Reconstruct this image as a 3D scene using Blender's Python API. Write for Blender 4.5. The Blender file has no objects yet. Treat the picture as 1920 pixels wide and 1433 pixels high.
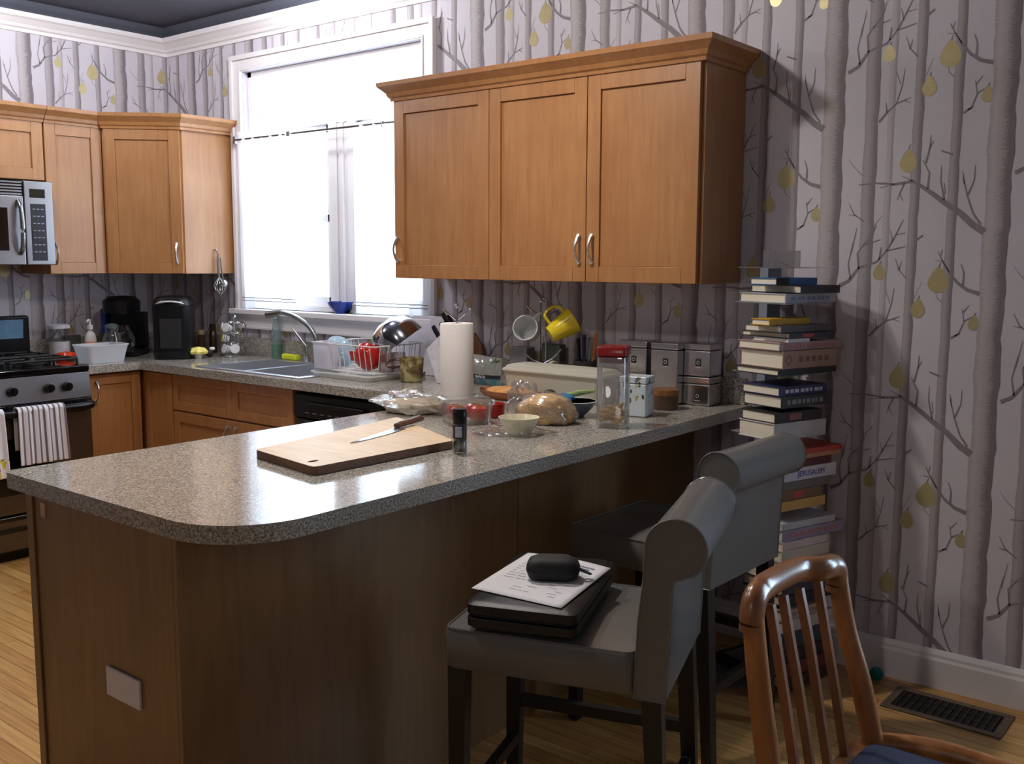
import bpy, math, random
from mathutils import Matrix, Vector
random.seed(7)
sc = bpy.context.scene
COL = sc.collection

# ------------------------------------------------------------------ camera
CAM = Vector((5.4345, -3.4854, 1.4587))
RV = Vector((0.77925208, 0.62669887, 0.00383695))
UV_ = Vector((-0.07956212, 0.09285287, 0.99249595))
FV = Vector((-0.62163982, 0.77370981, -0.12221729))
FPX = 1873.7
cd = bpy.data.cameras.new('camera'); cam = bpy.data.objects.new('camera', cd); COL.objects.link(cam)
cd.sensor_width = 36.0; cd.lens = 36.0 * FPX / 1920; cd.clip_start = .05
m = Matrix.Identity(4)
for i in range(3):
    m[i][0] = RV[i]; m[i][1] = UV_[i]; m[i][2] = -FV[i]; m[i][3] = CAM[i]
cam.matrix_world = m
sc.camera = cam
# ------------------------------------------------------------------ view, world, lamps
sc.view_settings.view_transform = 'Standard'; sc.view_settings.look = 'None'
sc.view_settings.exposure = 0.0; sc.view_settings.gamma = 1.0; sc.view_settings.use_curve_mapping = False
w = bpy.data.worlds.new('sky'); sc.world = w; w.use_nodes = True
bg = w.node_tree.nodes['Background']; bg.inputs[0].default_value = (.70, .86, 1.0, 1); bg.inputs[1].default_value = 18.0
def lamp(name, kind, loc, power, col, size=.06, rot=None, sy=None, portal=False, spot=None):
    d = bpy.data.lights.new(name, kind); o = bpy.data.objects.new(name, d); COL.objects.link(o); o.location = loc
    d.energy = power; d.color = col
    if kind == 'AREA':
        d.shape = 'RECTANGLE'; d.size = size; d.size_y = sy or size
        if portal: d.cycles.is_portal = True
    else: d.shadow_soft_size = size
    if spot: d.spot_size = spot; d.spot_blend = 1.0
    if rot: o.rotation_euler = rot
    return o
R = math.radians
lamp('window_portal', 'AREA', (1.41, .10, 1.85), 1, (1, 1, 1), 1.40, (R(-90), 0, 0), 1.34, portal=True)
lamp('dining_window_portal', 'AREA', (5.85, .10, 1.4), 1, (1, 1, 1), 1.1, (R(-90), 0, 0), 1.5, portal=True)
lamp('sink_lamp', 'POINT', (1.55, -.50, 2.68), 28, (.96, .97, 1.0), .06)
lamp('peninsula_lamp', 'POINT', (3.15, -1.25, 2.70), 26, (1, .93, .86), .05)
lamp('peninsula_reflector', 'SPOT', (3.15, -1.25, 2.70), 60, (1, .92, .84), .05, spot=R(150))
lamp('middle_lamp', 'POINT', (3.08, -2.35, 2.70), 13, (1, .93, .86), .05)
lamp('middle_reflector', 'SPOT', (3.08, -2.35, 2.70), 34, (1, .92, .84), .05, spot=R(150))
lamp('dining_fill_light', 'POINT', (5.3, -5.0, 2.3), 18, (1, .95, .9), .25)  # unseen fill added behind the camera to lift the bar's dim faces
lamp('stove_lamp', 'POINT', (.75, -1.5, 2.68), 30, (.97, .97, 1.0), .06)

# ------------------------------------------------------------------ pixel helpers (photograph pixel -> point in the room)
def ray(u, v): return RV * ((u - 960) / FPX) - UV_ * ((v - 716.5) / FPX) + FV
def on_z(u, v, z=.914): d = ray(u, v); return CAM + d * ((z - CAM.z) / d.z)
def on_y(u, v, y=0.0): d = ray(u, v); return CAM + d * ((y - CAM.y) / d.y)
def on_x(u, v, x=0.0): d = ray(u, v); return CAM + d * ((x - CAM.x) / d.x)
def on_d(u, v, dep): return CAM + ray(u, v) * dep
def depth(p): return (Vector(p) - CAM).dot(FV)
def zv(x, y, v):
    def f(z):
        q = Vector((x, y, z)) - CAM; return 716.5 - FPX * q.dot(UV_) / q.dot(FV)
    a, b = 0.0, 2.6
    for _ in range(40):
        mid = (a + b) / 2
        if f(mid) > v: a = mid
        else: b = mid
    return (a + b) / 2
def mpp(p): return depth(p) / FPX

# ------------------------------------------------------------------ materials
def lin(c): c /= 255.0; return c / 12.92 if c <= .04045 else ((c + .055) / 1.055) ** 2.4
def S(r, g, b): return (lin(r), lin(g), lin(b), 1)
def newmat(name):
    mt = bpy.data.materials.new(name); mt.use_nodes = True
    return mt, mt.node_tree, mt.node_tree.nodes['Principled BSDF']
MATS = {}
def pm(name, col, rough=.5, metal=0., var=.12, scale=40., bump=0., stretch=(1, 1, 1), coat=0., trans=0., spec=.5):
    """principled surface with a procedural noise in its colour"""
    if name in MATS: return MATS[name]
    mt, nt, b = newmat(name); N = nt.nodes; L = nt.links
    tc = N.new('ShaderNodeTexCoord'); mp = N.new('ShaderNodeMapping'); mp.inputs['Scale'].default_value = stretch
    L.new(tc.outputs['Object'], mp.inputs[0])
    nz = N.new('ShaderNodeTexNoise'); nz.inputs['Scale'].default_value = scale; nz.inputs['Detail'].default_value = 5
    L.new(mp.outputs[0], nz.inputs['Vector'])
    cr = N.new('ShaderNodeValToRGB')
    c = Vector(col[:3]); a = c * (1 - var); d = c * (1 + var)
    cr.color_ramp.elements[0].position = .3; cr.color_ramp.elements[0].color = (*a, 1)
    cr.color_ramp.elements[1].position = .7; cr.color_ramp.elements[1].color = (*[min(1, x) for x in d], 1)
    L.new(nz.outputs['Fac'], cr.inputs[0]); L.new(cr.outputs[0], b.inputs['Base Color'])
    b.inputs['Roughness'].default_value = rough; b.inputs['Metallic'].default_value = metal
    b.inputs['Coat Weight'].default_value = coat; b.inputs['Coat Roughness'].default_value = .08
    b.inputs['Transmission Weight'].default_value = trans; b.inputs['Specular IOR Level'].default_value = spec
    if bump:
        bp = N.new('ShaderNodeBump'); bp.inputs['Strength'].default_value = bump; bp.inputs['Distance'].default_value = .002
        L.new(nz.outputs['Fac'], bp.inputs['Height']); L.new(bp.outputs[0], b.inputs['Normal'])
    MATS[name] = mt; return mt
def wood(name, c0, c1, rough=.32, stretch=(14, 14, 1.2), scale=3.2, coat=.25):
    if name in MATS: return MATS[name]
    mt, nt, b = newmat(name); N = nt.nodes; L = nt.links
    tc = N.new('ShaderNodeTexCoord'); mp = N.new('ShaderNodeMapping'); mp.inputs['Scale'].default_value = stretch
    L.new(tc.outputs['Object'], mp.inputs[0])
    n1 = N.new('ShaderNodeTexNoise'); n1.inputs['Scale'].default_value = scale; n1.inputs['Detail'].default_value = 8; n1.inputs['Distortion'].default_value = .6
    L.new(mp.outputs[0], n1.inputs['Vector'])
    n2 = N.new('ShaderNodeTexNoise'); n2.inputs['Scale'].default_value = 5.; n2.inputs['Detail'].default_value = 3
    L.new(tc.outputs['Object'], n2.inputs['Vector'])
    mx = N.new('ShaderNodeMath'); mx.operation = 'MULTIPLY_ADD'; mx.inputs[1].default_value = .6
    ad = N.new('ShaderNodeMath'); ad.operation = 'MULTIPLY'; ad.inputs[1].default_value = .4
    L.new(n2.outputs['Fac'], ad.inputs[0]); L.new(n1.outputs['Fac'], mx.inputs[0]); L.new(ad.outputs[0], mx.inputs[2])
    cr = N.new('ShaderNodeValToRGB'); cr.color_ramp.elements[0].position = .36; cr.color_ramp.elements[1].position = .64
    cr.color_ramp.elements[0].color = c0; cr.color_ramp.elements[1].color = c1
    L.new(mx.outputs[0], cr.inputs[0]); L.new(cr.outputs[0], b.inputs['Base Color'])
    b.inputs['Roughness'].default_value = rough; b.inputs['Coat Weight'].default_value = coat; b.inputs['Coat Roughness'].default_value = .34
    MATS[name] = mt; return mt
def clear(name, tint=(1, 1, 1, 1), gloss=.16, rough=.04, haze=0., hazecol=(1, 1, 1, 1)):
    """thin clear sheet: see-through with a gloss, optional milky haze"""
    if name in MATS: return MATS[name]
    mt, nt, b = newmat(name); N = nt.nodes; L = nt.links; N.remove(b)
    out = [n for n in N if n.type == 'OUTPUT_MATERIAL'][0]
    t = N.new('ShaderNodeBsdfTransparent'); t.inputs[0].default_value = tint
    g = N.new('ShaderNodeBsdfGlossy'); g.inputs['Roughness'].default_value = rough
    fr = N.new('ShaderNodeLayerWeight'); fr.inputs[0].default_value = .35
    ma = N.new('ShaderNodeMath'); ma.operation = 'MULTIPLY_ADD'; ma.inputs[1].default_value = .6; ma.inputs[2].default_value = gloss * .5
    L.new(fr.outputs['Fresnel'], ma.inputs[0]); ma.use_clamp = True
    m1 = N.new('ShaderNodeMixShader'); L.new(ma.outputs[0], m1.inputs[0]); L.new(t.outputs[0], m1.inputs[1]); L.new(g.outputs[0], m1.inputs[2])
    last = m1
    if haze:
        d = N.new('ShaderNodeBsdfDiffuse'); d.inputs[0].default_value = hazecol
        tl = N.new('ShaderNodeBsdfTranslucent'); tl.inputs[0].default_value = hazecol
        md = N.new('ShaderNodeMixShader'); md.inputs[0].default_value = .45; L.new(d.outputs[0], md.inputs[1]); L.new(tl.outputs[0], md.inputs[2])
        m2 = N.new('ShaderNodeMixShader'); m2.inputs[0].default_value = haze; L.new(m1.outputs[0], m2.inputs[1]); L.new(md.outputs[0], m2.inputs[2]); last = m2
    L.new(last.outputs[0], out.inputs[0]); MATS[name] = mt; return mt

def counter_mat():
    mt, nt, b = newmat('speckled_laminate'); N = nt.nodes; L = nt.links
    tc = N.new('ShaderNodeTexCoord')
    n1 = N.new('ShaderNodeTexNoise'); n1.inputs['Scale'].default_value = 210; n1.inputs['Detail'].default_value = 3
    n2 = N.new('ShaderNodeTexVoronoi'); n2.inputs['Scale'].default_value = 330
    L.new(tc.outputs['Object'], n1.inputs['Vector']); L.new(tc.outputs['Object'], n2.inputs['Vector'])
    c1 = N.new('ShaderNodeValToRGB'); c1.color_ramp.interpolation = 'LINEAR'
    e = c1.color_ramp.elements; e[0].position = .34; e[0].color = S(104, 99, 93); e[1].position = .66; e[1].color = S(196, 190, 180)
    k = e.new(.5); k.color = S(152, 146, 138)
    L.new(n1.outputs['Fac'], c1.inputs[0])
    c2 = N.new('ShaderNodeValToRGB'); f = c2.color_ramp.elements; f[0].position = 0; f[0].color = (.72, .72, .72, 1); f[1].position = .5; f[1].color = (1.1, 1.1, 1.1, 1)
    L.new(n2.outputs['Color'], c2.inputs[0])
    mx = N.new('ShaderNodeMix'); mx.data_type = 'RGBA'; mx.blend_type = 'MULTIPLY'; mx.inputs[0].default_value = .7
    L.new(c1.outputs[0], mx.inputs[6]); L.new(c2.outputs[0], mx.inputs[7]); L.new(mx.outputs[2], b.inputs['Base Color'])
    b.inputs['Roughness'].default_value = .1; b.inputs['Specular IOR Level'].default_value = .6
    return mt
def trunk_mat(name, light, mid, dark):
    mt, nt, b = newmat(name); N = nt.nodes; L = nt.links
    uv = N.new('ShaderNodeUVMap'); uv.uv_map = 'UVMap'
    sp = N.new('ShaderNodeSeparateXYZ'); L.new(uv.outputs[0], sp.inputs[0])
    mp = N.new('ShaderNodeMapping'); mp.inputs['Scale'].default_value = (4, 260, 1); L.new(uv.outputs[0], mp.inputs[0])
    nz = N.new('ShaderNodeTexNoise'); nz.inputs['Scale'].default_value = 1; nz.inputs['Detail'].default_value = 4; L.new(mp.outputs[0], nz.inputs['Vector'])
    ma = N.new('ShaderNodeMath'); ma.operation = 'MULTIPLY_ADD'; ma.inputs[1].default_value = .55; L.new(nz.outputs['Fac'], ma.inputs[0])
    sb = N.new('ShaderNodeMath'); sb.operation = 'ADD'; sb.inputs[1].default_value = -.27; L.new(sp.outputs[0], sb.inputs[0]); L.new(sb.outputs[0], ma.inputs[2])
    cr = N.new('ShaderNodeValToRGB'); e = cr.color_ramp.elements
    e[0].position = 0; e[0].color = mid; e[1].position = 1; e[1].color = dark
    for p_, c_ in ((.22, light), (.55, mid), (.8, dark)):
        k = e.new(p_); k.color = c_
    L.new(ma.outputs[0], cr.inputs[0]); L.new(cr.outputs[0], b.inputs['Base Color']); b.inputs['Roughness'].default_value = .62
    b.inputs['Specular IOR Level'].default_value = .35
    return mt
def floor_mat():
    mt, nt, b = newmat('strip_oak'); N = nt.nodes; L = nt.links
    tc = N.new('ShaderNodeTexCoord'); mp = N.new('ShaderNodeMapping'); L.new(tc.outputs['Object'], mp.inputs[0])
    br = N.new('ShaderNodeTexBrick'); br.inputs['Scale'].default_value = 1; br.inputs['Brick Width'].default_value = 1.1; br.inputs['Row Height'].default_value = .058
    br.inputs['Mortar Size'].default_value = .0012; br.inputs['Color1'].default_value = S(214, 170, 106); br.inputs['Color2'].default_value = S(190, 140, 80); br.inputs['Mortar'].default_value = S(120, 80, 42)
    br.inputs['Bias'].default_value = -.1
    L.new(mp.outputs[0], br.inputs['Vector'])
    m2 = N.new('ShaderNodeMapping'); m2.inputs['Scale'].default_value = (2, 40, 1); L.new(tc.outputs['Object'], m2.inputs[0])
    nz = N.new('ShaderNodeTexNoise'); nz.inputs['Scale'].default_value = 2; nz.inputs['Detail'].default_value = 6; L.new(m2.outputs[0], nz.inputs['Vector'])
    cr = N.new('ShaderNodeValToRGB'); cr.color_ramp.elements[0].position = .3; cr.color_ramp.elements[0].color = (.72, .66, .6, 1); cr.color_ramp.elements[1].position = .65; cr.color_ramp.elements[1].color = (1.05, 1.05, 1.05, 1)
    L.new(nz.outputs['Fac'], cr.inputs[0])
    mx = N.new('ShaderNodeMix'); mx.data_type = 'RGBA'; mx.blend_type = 'MULTIPLY'; mx.inputs[0].default_value = 1
    L.new(br.outputs['Color'], mx.inputs[6]); L.new(cr.outputs[0], mx.inputs[7]); L.new(mx.outputs[2], b.inputs['Base Color'])
    b.inputs['Roughness'].default_value = .3; return mt
def stripe_mat(name, base, stripes, axis, freq, rough=.9, duty=.3):
    mt, nt, b = newmat(name); N = nt.nodes; L = nt.links
    tc = N.new('ShaderNodeUVMap'); tc.uv_map = 'UVMap'; sp = N.new('ShaderNodeSeparateXYZ'); L.new(tc.outputs[0], sp.inputs[0])
    ml = N.new('ShaderNodeMath'); ml.operation = 'MULTIPLY'; ml.inputs[1].default_value = freq; L.new(sp.outputs[axis], ml.inputs[0])
    fr = N.new('ShaderNodeMath'); fr.operation = 'FRACT'; L.new(ml.outputs[0], fr.inputs[0])
    cr = N.new('ShaderNodeValToRGB'); cr.color_ramp.interpolation = 'CONSTANT'; e = cr.color_ramp.elements
    e[0].position = 0; e[0].color = base; e[1].position = 1 - duty; e[1].color = stripes
    L.new(fr.outputs[0], cr.inputs[0]); L.new(cr.outputs[0], b.inputs['Base Color']); b.inputs['Roughness'].default_value = rough
    return mt

MAPLE = wood('honey_maple', S(158, 106, 60), S(176, 125, 76), rough=.42, coat=.5)
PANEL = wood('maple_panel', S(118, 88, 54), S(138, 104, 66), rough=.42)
TEAK = wood('teak', S(142, 88, 46), S(174, 114, 62), rough=.3, stretch=(8, 8, 2))
TEAKD = wood('teak_slat', S(104, 62, 38), S(134, 84, 54), rough=.3, stretch=(8, 8, 2))
BOARD = wood('cutting_board_wood', S(196, 166, 128), S(214, 188, 152), rough=.5, stretch=(2, 14, 14), coat=0)
BOARDE = wood('cutting_board_edge', S(92, 62, 42), S(120, 84, 58), rough=.6, stretch=(2, 14, 14), coat=0)
COUNTER = counter_mat()
WHITE = pm('white_trim_paint', S(232, 228, 230), .4, var=.02, scale=8)
CEIL = pm('slate_ceiling_paint', S(74, 76, 88), .75, var=.04, scale=6)
PAPER = pm('lilac_wallpaper', S(205, 200, 210), .6, var=.03, scale=3, spec=.35)
TR1 = trunk_mat('birch_print_strong', S(192, 184, 188), S(172, 164, 168), S(126, 118, 124))
TR2 = trunk_mat('birch_print_mid', S(178, 170, 175), S(164, 156, 162), S(136, 128, 134))
TR3 = trunk_mat('birch_print_pale', S(196, 189, 195), S(188, 181, 187), S(170, 163, 170))
TWIG = pm('twig_print', S(138, 130, 135), .62, var=.1, scale=60, spec=.35)
TWIGP = pm('twig_print_pale', S(158, 150, 156), .62, var=.08, scale=60, spec=.35)
PEAR = pm('gold_pear_print', S(190, 176, 132), .36, metal=.3, var=.06, scale=30)
BLACK = pm('black_plastic', S(16, 16, 19), .28, var=.1, spec=.3)
BLACKM = pm('black_matte', S(24, 23, 24), .7, var=.15)
BLACKG = pm('black_gloss', S(12, 12, 15), .08, var=.1)
CHROME = pm('chrome', S(215, 215, 218), .12, metal=1, var=.02)
STEEL = pm('brushed_steel', S(158, 159, 164), .3, metal=1, var=.05, scale=30, stretch=(1, 1, 20))
STEELD = pm('dark_steel_finish', S(116, 110, 104), .38, metal=1, var=.05, scale=30)  # darker, warmer steel for the oven door, curtain rods and microwave body
LEATHER = pm('grey_leather', S(104, 102, 100), .25, var=.08, scale=220, bump=.12)
ESPRESSO = pm('espresso_wood', S(17, 14, 14), .45, var=.15, scale=20, stretch=(8, 8, 1))
PAGES = pm('book_pages', S(222, 212, 192), .85, var=.12, scale=8, stretch=(1, 1, 90))
PAPERW = pm('white_paper', S(228, 226, 230), .8, var=.02)
TOWELP = pm('paper_towel', S(232, 226, 222), .95, var=.03, scale=250, bump=.6)
CERW = pm('white_ceramic', S(226, 226, 224), .18, var=.02)
GLASS = clear('clear_glass'); PANE = clear('window_glass', gloss=.08)
POLY = clear('clear_poly_bag', gloss=.35, rough=.12, haze=.12, hazecol=S(230, 225, 220))
ACRYL = clear('clear_acrylic', gloss=.16, rough=.05, haze=.02)
MILKY = clear('milky_plastic', gloss=.1, rough=.25, haze=.86, hazecol=S(222, 218, 206))
MILKW = clear('frosted_white_plastic', gloss=.1, rough=.25, haze=.7, hazecol=S(235, 236, 240))
CURT = clear('sheer_white_cotton', gloss=0, rough=1, haze=.85, hazecol=S(246, 246, 250))
RED = pm('red_glaze', S(176, 34, 30), .15, var=.06)
YELLOW = pm('yellow_glaze', S(222, 196, 40), .2, var=.03)
BLUE = pm('cobalt_glaze', S(34, 60, 150), .15, var=.06)

# ------------------------------------------------------------------ mesh builder
class MB:
    def __init__(self): self.v = []; self.f = []; self.mi = []; self.sm = []; self.uv = []; self.T = Matrix.Identity(4)
    def add(self, vs, fs, mat=0, smooth=False, uvs=None):
        b = len(self.v); self.v += [self.T @ Vector(q) for q in vs]
        for k, f in enumerate(fs):
            self.f.append([b + i for i in f]); self.mi.append(mat); self.sm.append(smooth)
            self.uv.append([uvs[i] for i in f] if uvs else None)
        return self
    def box(self, x0, x1, y0, y1, z0, z1, mat=0):
        vs = [(x, y, z) for z in (z0, z1) for y in (y0, y1) for x in (x0, x1)]
        return self.add(vs, [(0, 2, 3, 1), (4, 5, 7, 6), (0, 1, 5, 4), (2, 6, 7, 3), (0, 4, 6, 2), (1, 3, 7, 5)], mat)
    def prism(self, poly, z0, z1, mat=0, smooth=False):
        n = len(poly); vs = [(p[0], p[1], z0) for p in poly] + [(p[0], p[1], z1) for p in poly]
        self.add(vs, [tuple(reversed(range(n))), tuple(range(n, 2 * n))], mat)
        b = len(self.v) - 2 * n
        for i in range(n):
            j = (i + 1) % n; self.f.append([b + i, b + j, b + n + j, b + n + i]); self.mi.append(mat); self.sm.append(smooth); self.uv.append(None)
        return self
    def lathe(self, prof, c=(0, 0, 0), n=28, mat=0, sx=1., sy=1., wob=None):
        vs = []; fs = []; m = len(prof)
        for i in range(n):
            a = 2 * math.pi * i / n; ca, sa = math.cos(a), math.sin(a)
            for k, (r, z) in enumerate(prof):
                rr = r * (wob(a, k) if wob else 1)
                vs.append((c[0] + rr * ca * sx, c[1] + rr * sa * sy, c[2] + z))
        for i in range(n):
            j = (i + 1) % n
            for k in range(m - 1): fs.append((i * m + k, j * m + k, j * m + k + 1, i * m + k + 1))
        if prof[0][0] > 1e-5: fs.append(tuple(reversed([i * m for i in range(n)])))
        if prof[-1][0] > 1e-5: fs.append(tuple(i * m + m - 1 for i in range(n)))
        return self.add(vs, fs, mat, True)
    def tube(self, path, r, n=8, mat=0, closed=False, flat=1., up=(0, 0, 1), cap=True, square=False):
        P = [Vector(p) for p in path]; m = len(P); rs = r if isinstance(r, (list, tuple)) else [r] * m
        vs = []; fs = []; upv = Vector(up)
        for i, p in enumerate(P):
            if closed: t = P[(i + 1) % m] - P[i - 1]
            else: t = P[min(i + 1, m - 1)] - P[max(i - 1, 0)]
            t.normalize(); s = upv.cross(t)
            if s.length < 1e-3: s = Vector((1, 0, 0)).cross(t)
            if s.length < 1e-3: s = Vector((0, 1, 0)).cross(t)
            s.normalize(); q = t.cross(s)
            for k in range(n):
                a = 2 * math.pi * (k + (.5 if square else 0)) / n
                vs.append(p + s * (rs[i] * math.cos(a)) + q * (rs[i] * flat * math.sin(a)))
        for i in range(m if closed else m - 1):
            j = (i + 1) % m
            for k in range(n):
                l = (k + 1) % n; fs.append((i * n + k, i * n + l, j * n + l, j * n + k))
        if not closed and cap: fs += [tuple(reversed(range(n))), tuple((m - 1) * n + k for k in range(n))]
        return self.add(vs, fs, mat, not square)
    def grid(self, fn, nu, nv, mat=0, smooth=True):
        vs = [fn(i / nu, j / nv) for j in range(nv + 1) for i in range(nu + 1)]
        uvs = [(i / nu, j / nv) for j in range(nv + 1) for i in range(nu + 1)]
        fs = [(j * (nu + 1) + i, j * (nu + 1) + i + 1, (j + 1) * (nu + 1) + i + 1, (j + 1) * (nu + 1) + i) for j in range(nv) for i in range(nu)]
        return self.add(vs, fs, mat, smooth, uvs)
    def blob(self, c, r, sx=1, sy=1, sz=1, amp=.0, fr=6, seed=0, n=24, mat=0):
        rnd = random.Random(seed); ph = [(rnd.uniform(0, 6.3), rnd.uniform(.6, 1.6) * fr, rnd.uniform(.6, 1.6) * fr) for _ in range(6)]
        m = n // 2; vs = [(c[0], c[1], c[2] - r * sz)]; fs = []
        for j in range(1, m):
            th = math.pi * j / m
            for i in range(n):
                a = 2 * math.pi * i / n; x, y, z = math.sin(th) * math.cos(a), math.sin(th) * math.sin(a), -math.cos(th)
                k = 1 + amp * sum(math.sin(p0 + f1 * x + f2 * (y + z)) + abs(math.sin(p0 * 2 + f2 * z - f1 * y)) - .6 for p0, f1, f2 in ph) / 4
                vs.append((c[0] + r * sx * x * k, c[1] + r * sy * y * k, c[2] + r * sz * z * k))
        vs.append((c[0], c[1], c[2] + r * sz)); top = len(vs) - 1
        for i in range(n):
            l = (i + 1) % n; fs.append((0, 1 + l, 1 + i)); fs.append((top, 1 + (m - 2) * n + i, 1 + (m - 2) * n + l))
            for j in range(m - 2): fs.append((1 + j * n + i, 1 + j * n + l, 1 + (j + 1) * n + l, 1 + (j + 1) * n + i))
        return self.add(vs, fs, mat, True)
    def run(self, path, prof, mat=0, closed=False, side=1):
        """moulding: profile (out, z) carried along a plan path with mitred corners; side=+1 puts 'out' on the right of the path"""
        P = [Vector(p) for p in path]; m = len(P); n = len(prof); vs = []; fs = []
        for i, p in enumerate(P):
            a = (P[i] - P[i - 1]).normalized() if i > 0 or closed else (P[1] - P[0]).normalized()
            b = (P[(i + 1) % m] - P[i]).normalized() if i < m - 1 or closed else a
            na = Vector((a.y, -a.x)) * side; nb = Vector((b.y, -b.x)) * side
            h = (na + nb).normalized(); h = h / max(.2, h.dot(na))
            for o, z in prof: vs.append((p.x + h.x * o, p.y + h.y * o, z))
        for i in range(m if closed else m - 1):
            j = (i + 1) % m
            for k in range(n):
                l = (k + 1) % n; fs.append((i * n + k, j * n + k, j * n + l, i * n + l))
        if not closed: fs += [tuple(range(n)), tuple(reversed([(m - 1) * n + k for k in range(n)]))]
        return self.add(vs, fs, mat)
    def build(self, name, mats, parent=None, bevel=0, loc=None, rz=0, seg=2, shade=None, sub=0, thick=0):
        me = bpy.data.meshes.new(name); o = bpy.data.objects.new(name, me); COL.objects.link(o)
        if parent is not None:
            o.parent = parent; W = wm(parent); WM[o.name] = W
        else:
            l = Vector(loc) if loc is not None else self.base()
            W = Matrix.Translation(l) @ Matrix.Rotation(rz, 4, 'Z'); o.location = l; o.rotation_euler = (0, 0, rz); WM[o.name] = W
        inv = W.inverted()
        me.from_pydata([inv @ q for q in self.v], [], self.f)
        for mt in (mats if isinstance(mats, (list, tuple)) else [mats]): me.materials.append(mt)
        me.polygons.foreach_set('material_index', self.mi)
        if shade is None: sm = [True] * len(self.f) if bevel else self.sm
        else: sm = [shade] * len(self.f)
        me.polygons.foreach_set('use_smooth', sm)
        if any(u for u in self.uv):
            ul = me.uv_layers.new(name='UVMap'); k = 0
            for pi, pol in enumerate(me.polygons):
                for q in range(pol.loop_total):
                    ul.data[pol.loop_start + q].uv = self.uv[pi][q] if self.uv[pi] else (.5, .5)
        if not bevel and any(sm):
            try: me.set_sharp_from_angle(angle=R(42))
            except Exception: pass
        me.update()
        if thick:
            md = o.modifiers.new('solid', 'SOLIDIFY'); md.thickness = thick; md.offset = 0
        if bevel:
            md = o.modifiers.new('bevel', 'BEVEL'); md.width = bevel; md.segments = seg; md.limit_method = 'ANGLE'; md.angle_limit = R(35); md.harden_normals = True
        if sub:
            md = o.modifiers.new('sub', 'SUBSURF'); md.levels = sub; md.render_levels = sub
        return o
    def base(self):
        xs = [q.x for q in self.v]; ys = [q.y for q in self.v]; zs = [q.z for q in self.v]
        return Vector(((min(xs) + max(xs)) / 2, (min(ys) + max(ys)) / 2, min(zs)))
WM = {}
def wm(o): return WM[o.name]
def tag(o, label, cat, group=None, kind=None):
    o['label'] = label; o['category'] = cat
    if group: o['group'] = group
    if kind: o['kind'] = kind
    return o
def thing(name, label, cat, loc, rz=0, group=None):
    o = bpy.data.objects.new(name, None); COL.objects.link(o); o.location = loc; o.rotation_euler = (0, 0, rz); o.empty_display_size = .05
    WM[o.name] = Matrix.Translation(Vector(loc)) @ Matrix.Rotation(rz, 4, 'Z')
    return tag(o, label, cat, group)
def struct(o, label=None, cat=None):
    o['kind'] = 'structure'
    if label: o['label'] = label; o['category'] = cat or o.name.split('_')[0]
    return o
def copy_tree(o, parent=None):
    c = o.copy(); COL.objects.link(c); c.parent = parent
    for ch in list(o.children): copy_tree(ch, c)
    return c
def text(name, body, size, M4, mat, parent, ext=.0003):
    cu = bpy.data.curves.new(name, 'FONT'); cu.body = body; cu.size = size; cu.extrude = ext; cu.align_x = 'CENTER'; cu.align_y = 'CENTER'
    tmp = bpy.data.objects.new('tmp', cu); COL.objects.link(tmp)
    me = bpy.data.meshes.new_from_object(tmp.evaluated_get(bpy.context.evaluated_depsgraph_get())); bpy.data.objects.remove(tmp)
    me.materials.clear(); me.materials.append(mat); o = bpy.data.objects.new(name, me); COL.objects.link(o); o.parent = parent
    WM[o.name] = wm(parent); me.transform(wm(parent).inverted() @ M4); return o
def frame(o, x, y):
    """matrix whose local x,y axes are given directions, origin o"""
    x = Vector(x).normalized(); y = Vector(y); y = (y - x * y.dot(x)).normalized(); z = x.cross(y); m = Matrix.Identity(4)
    for i in range(3): m[i][0] = x[i]; m[i][1] = y[i]; m[i][2] = z[i]; m[i][3] = o[i]
    return m
def arc(c, r, a0, a1, n): return [(c[0] + r * math.cos(a0 + (a1 - a0) * i / n), c[1] + r * math.sin(a0 + (a1 - a0) * i / n)) for i in range(n + 1)]
def smooth_path(P, k=4):
    P = [Vector(p) for p in P]; out = []
    for i in range(len(P) - 1):
        a = P[max(i - 1, 0)]; b = P[i]; c = P[i + 1]; d = P[min(i + 2, len(P) - 1)]
        for s in range(k):
            t = s / k; out.append(.5 * ((2 * b) + (c - a) * t + (2 * a - 5 * b + 4 * c - d) * t * t + (3 * b - a - 3 * c + d) * t ** 3))
    out.append(P[-1]); return out

# ================================================================== THE ROOM
ZC = 2.79; XR = 7.6; YB = -6.0; CT = .914
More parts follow.
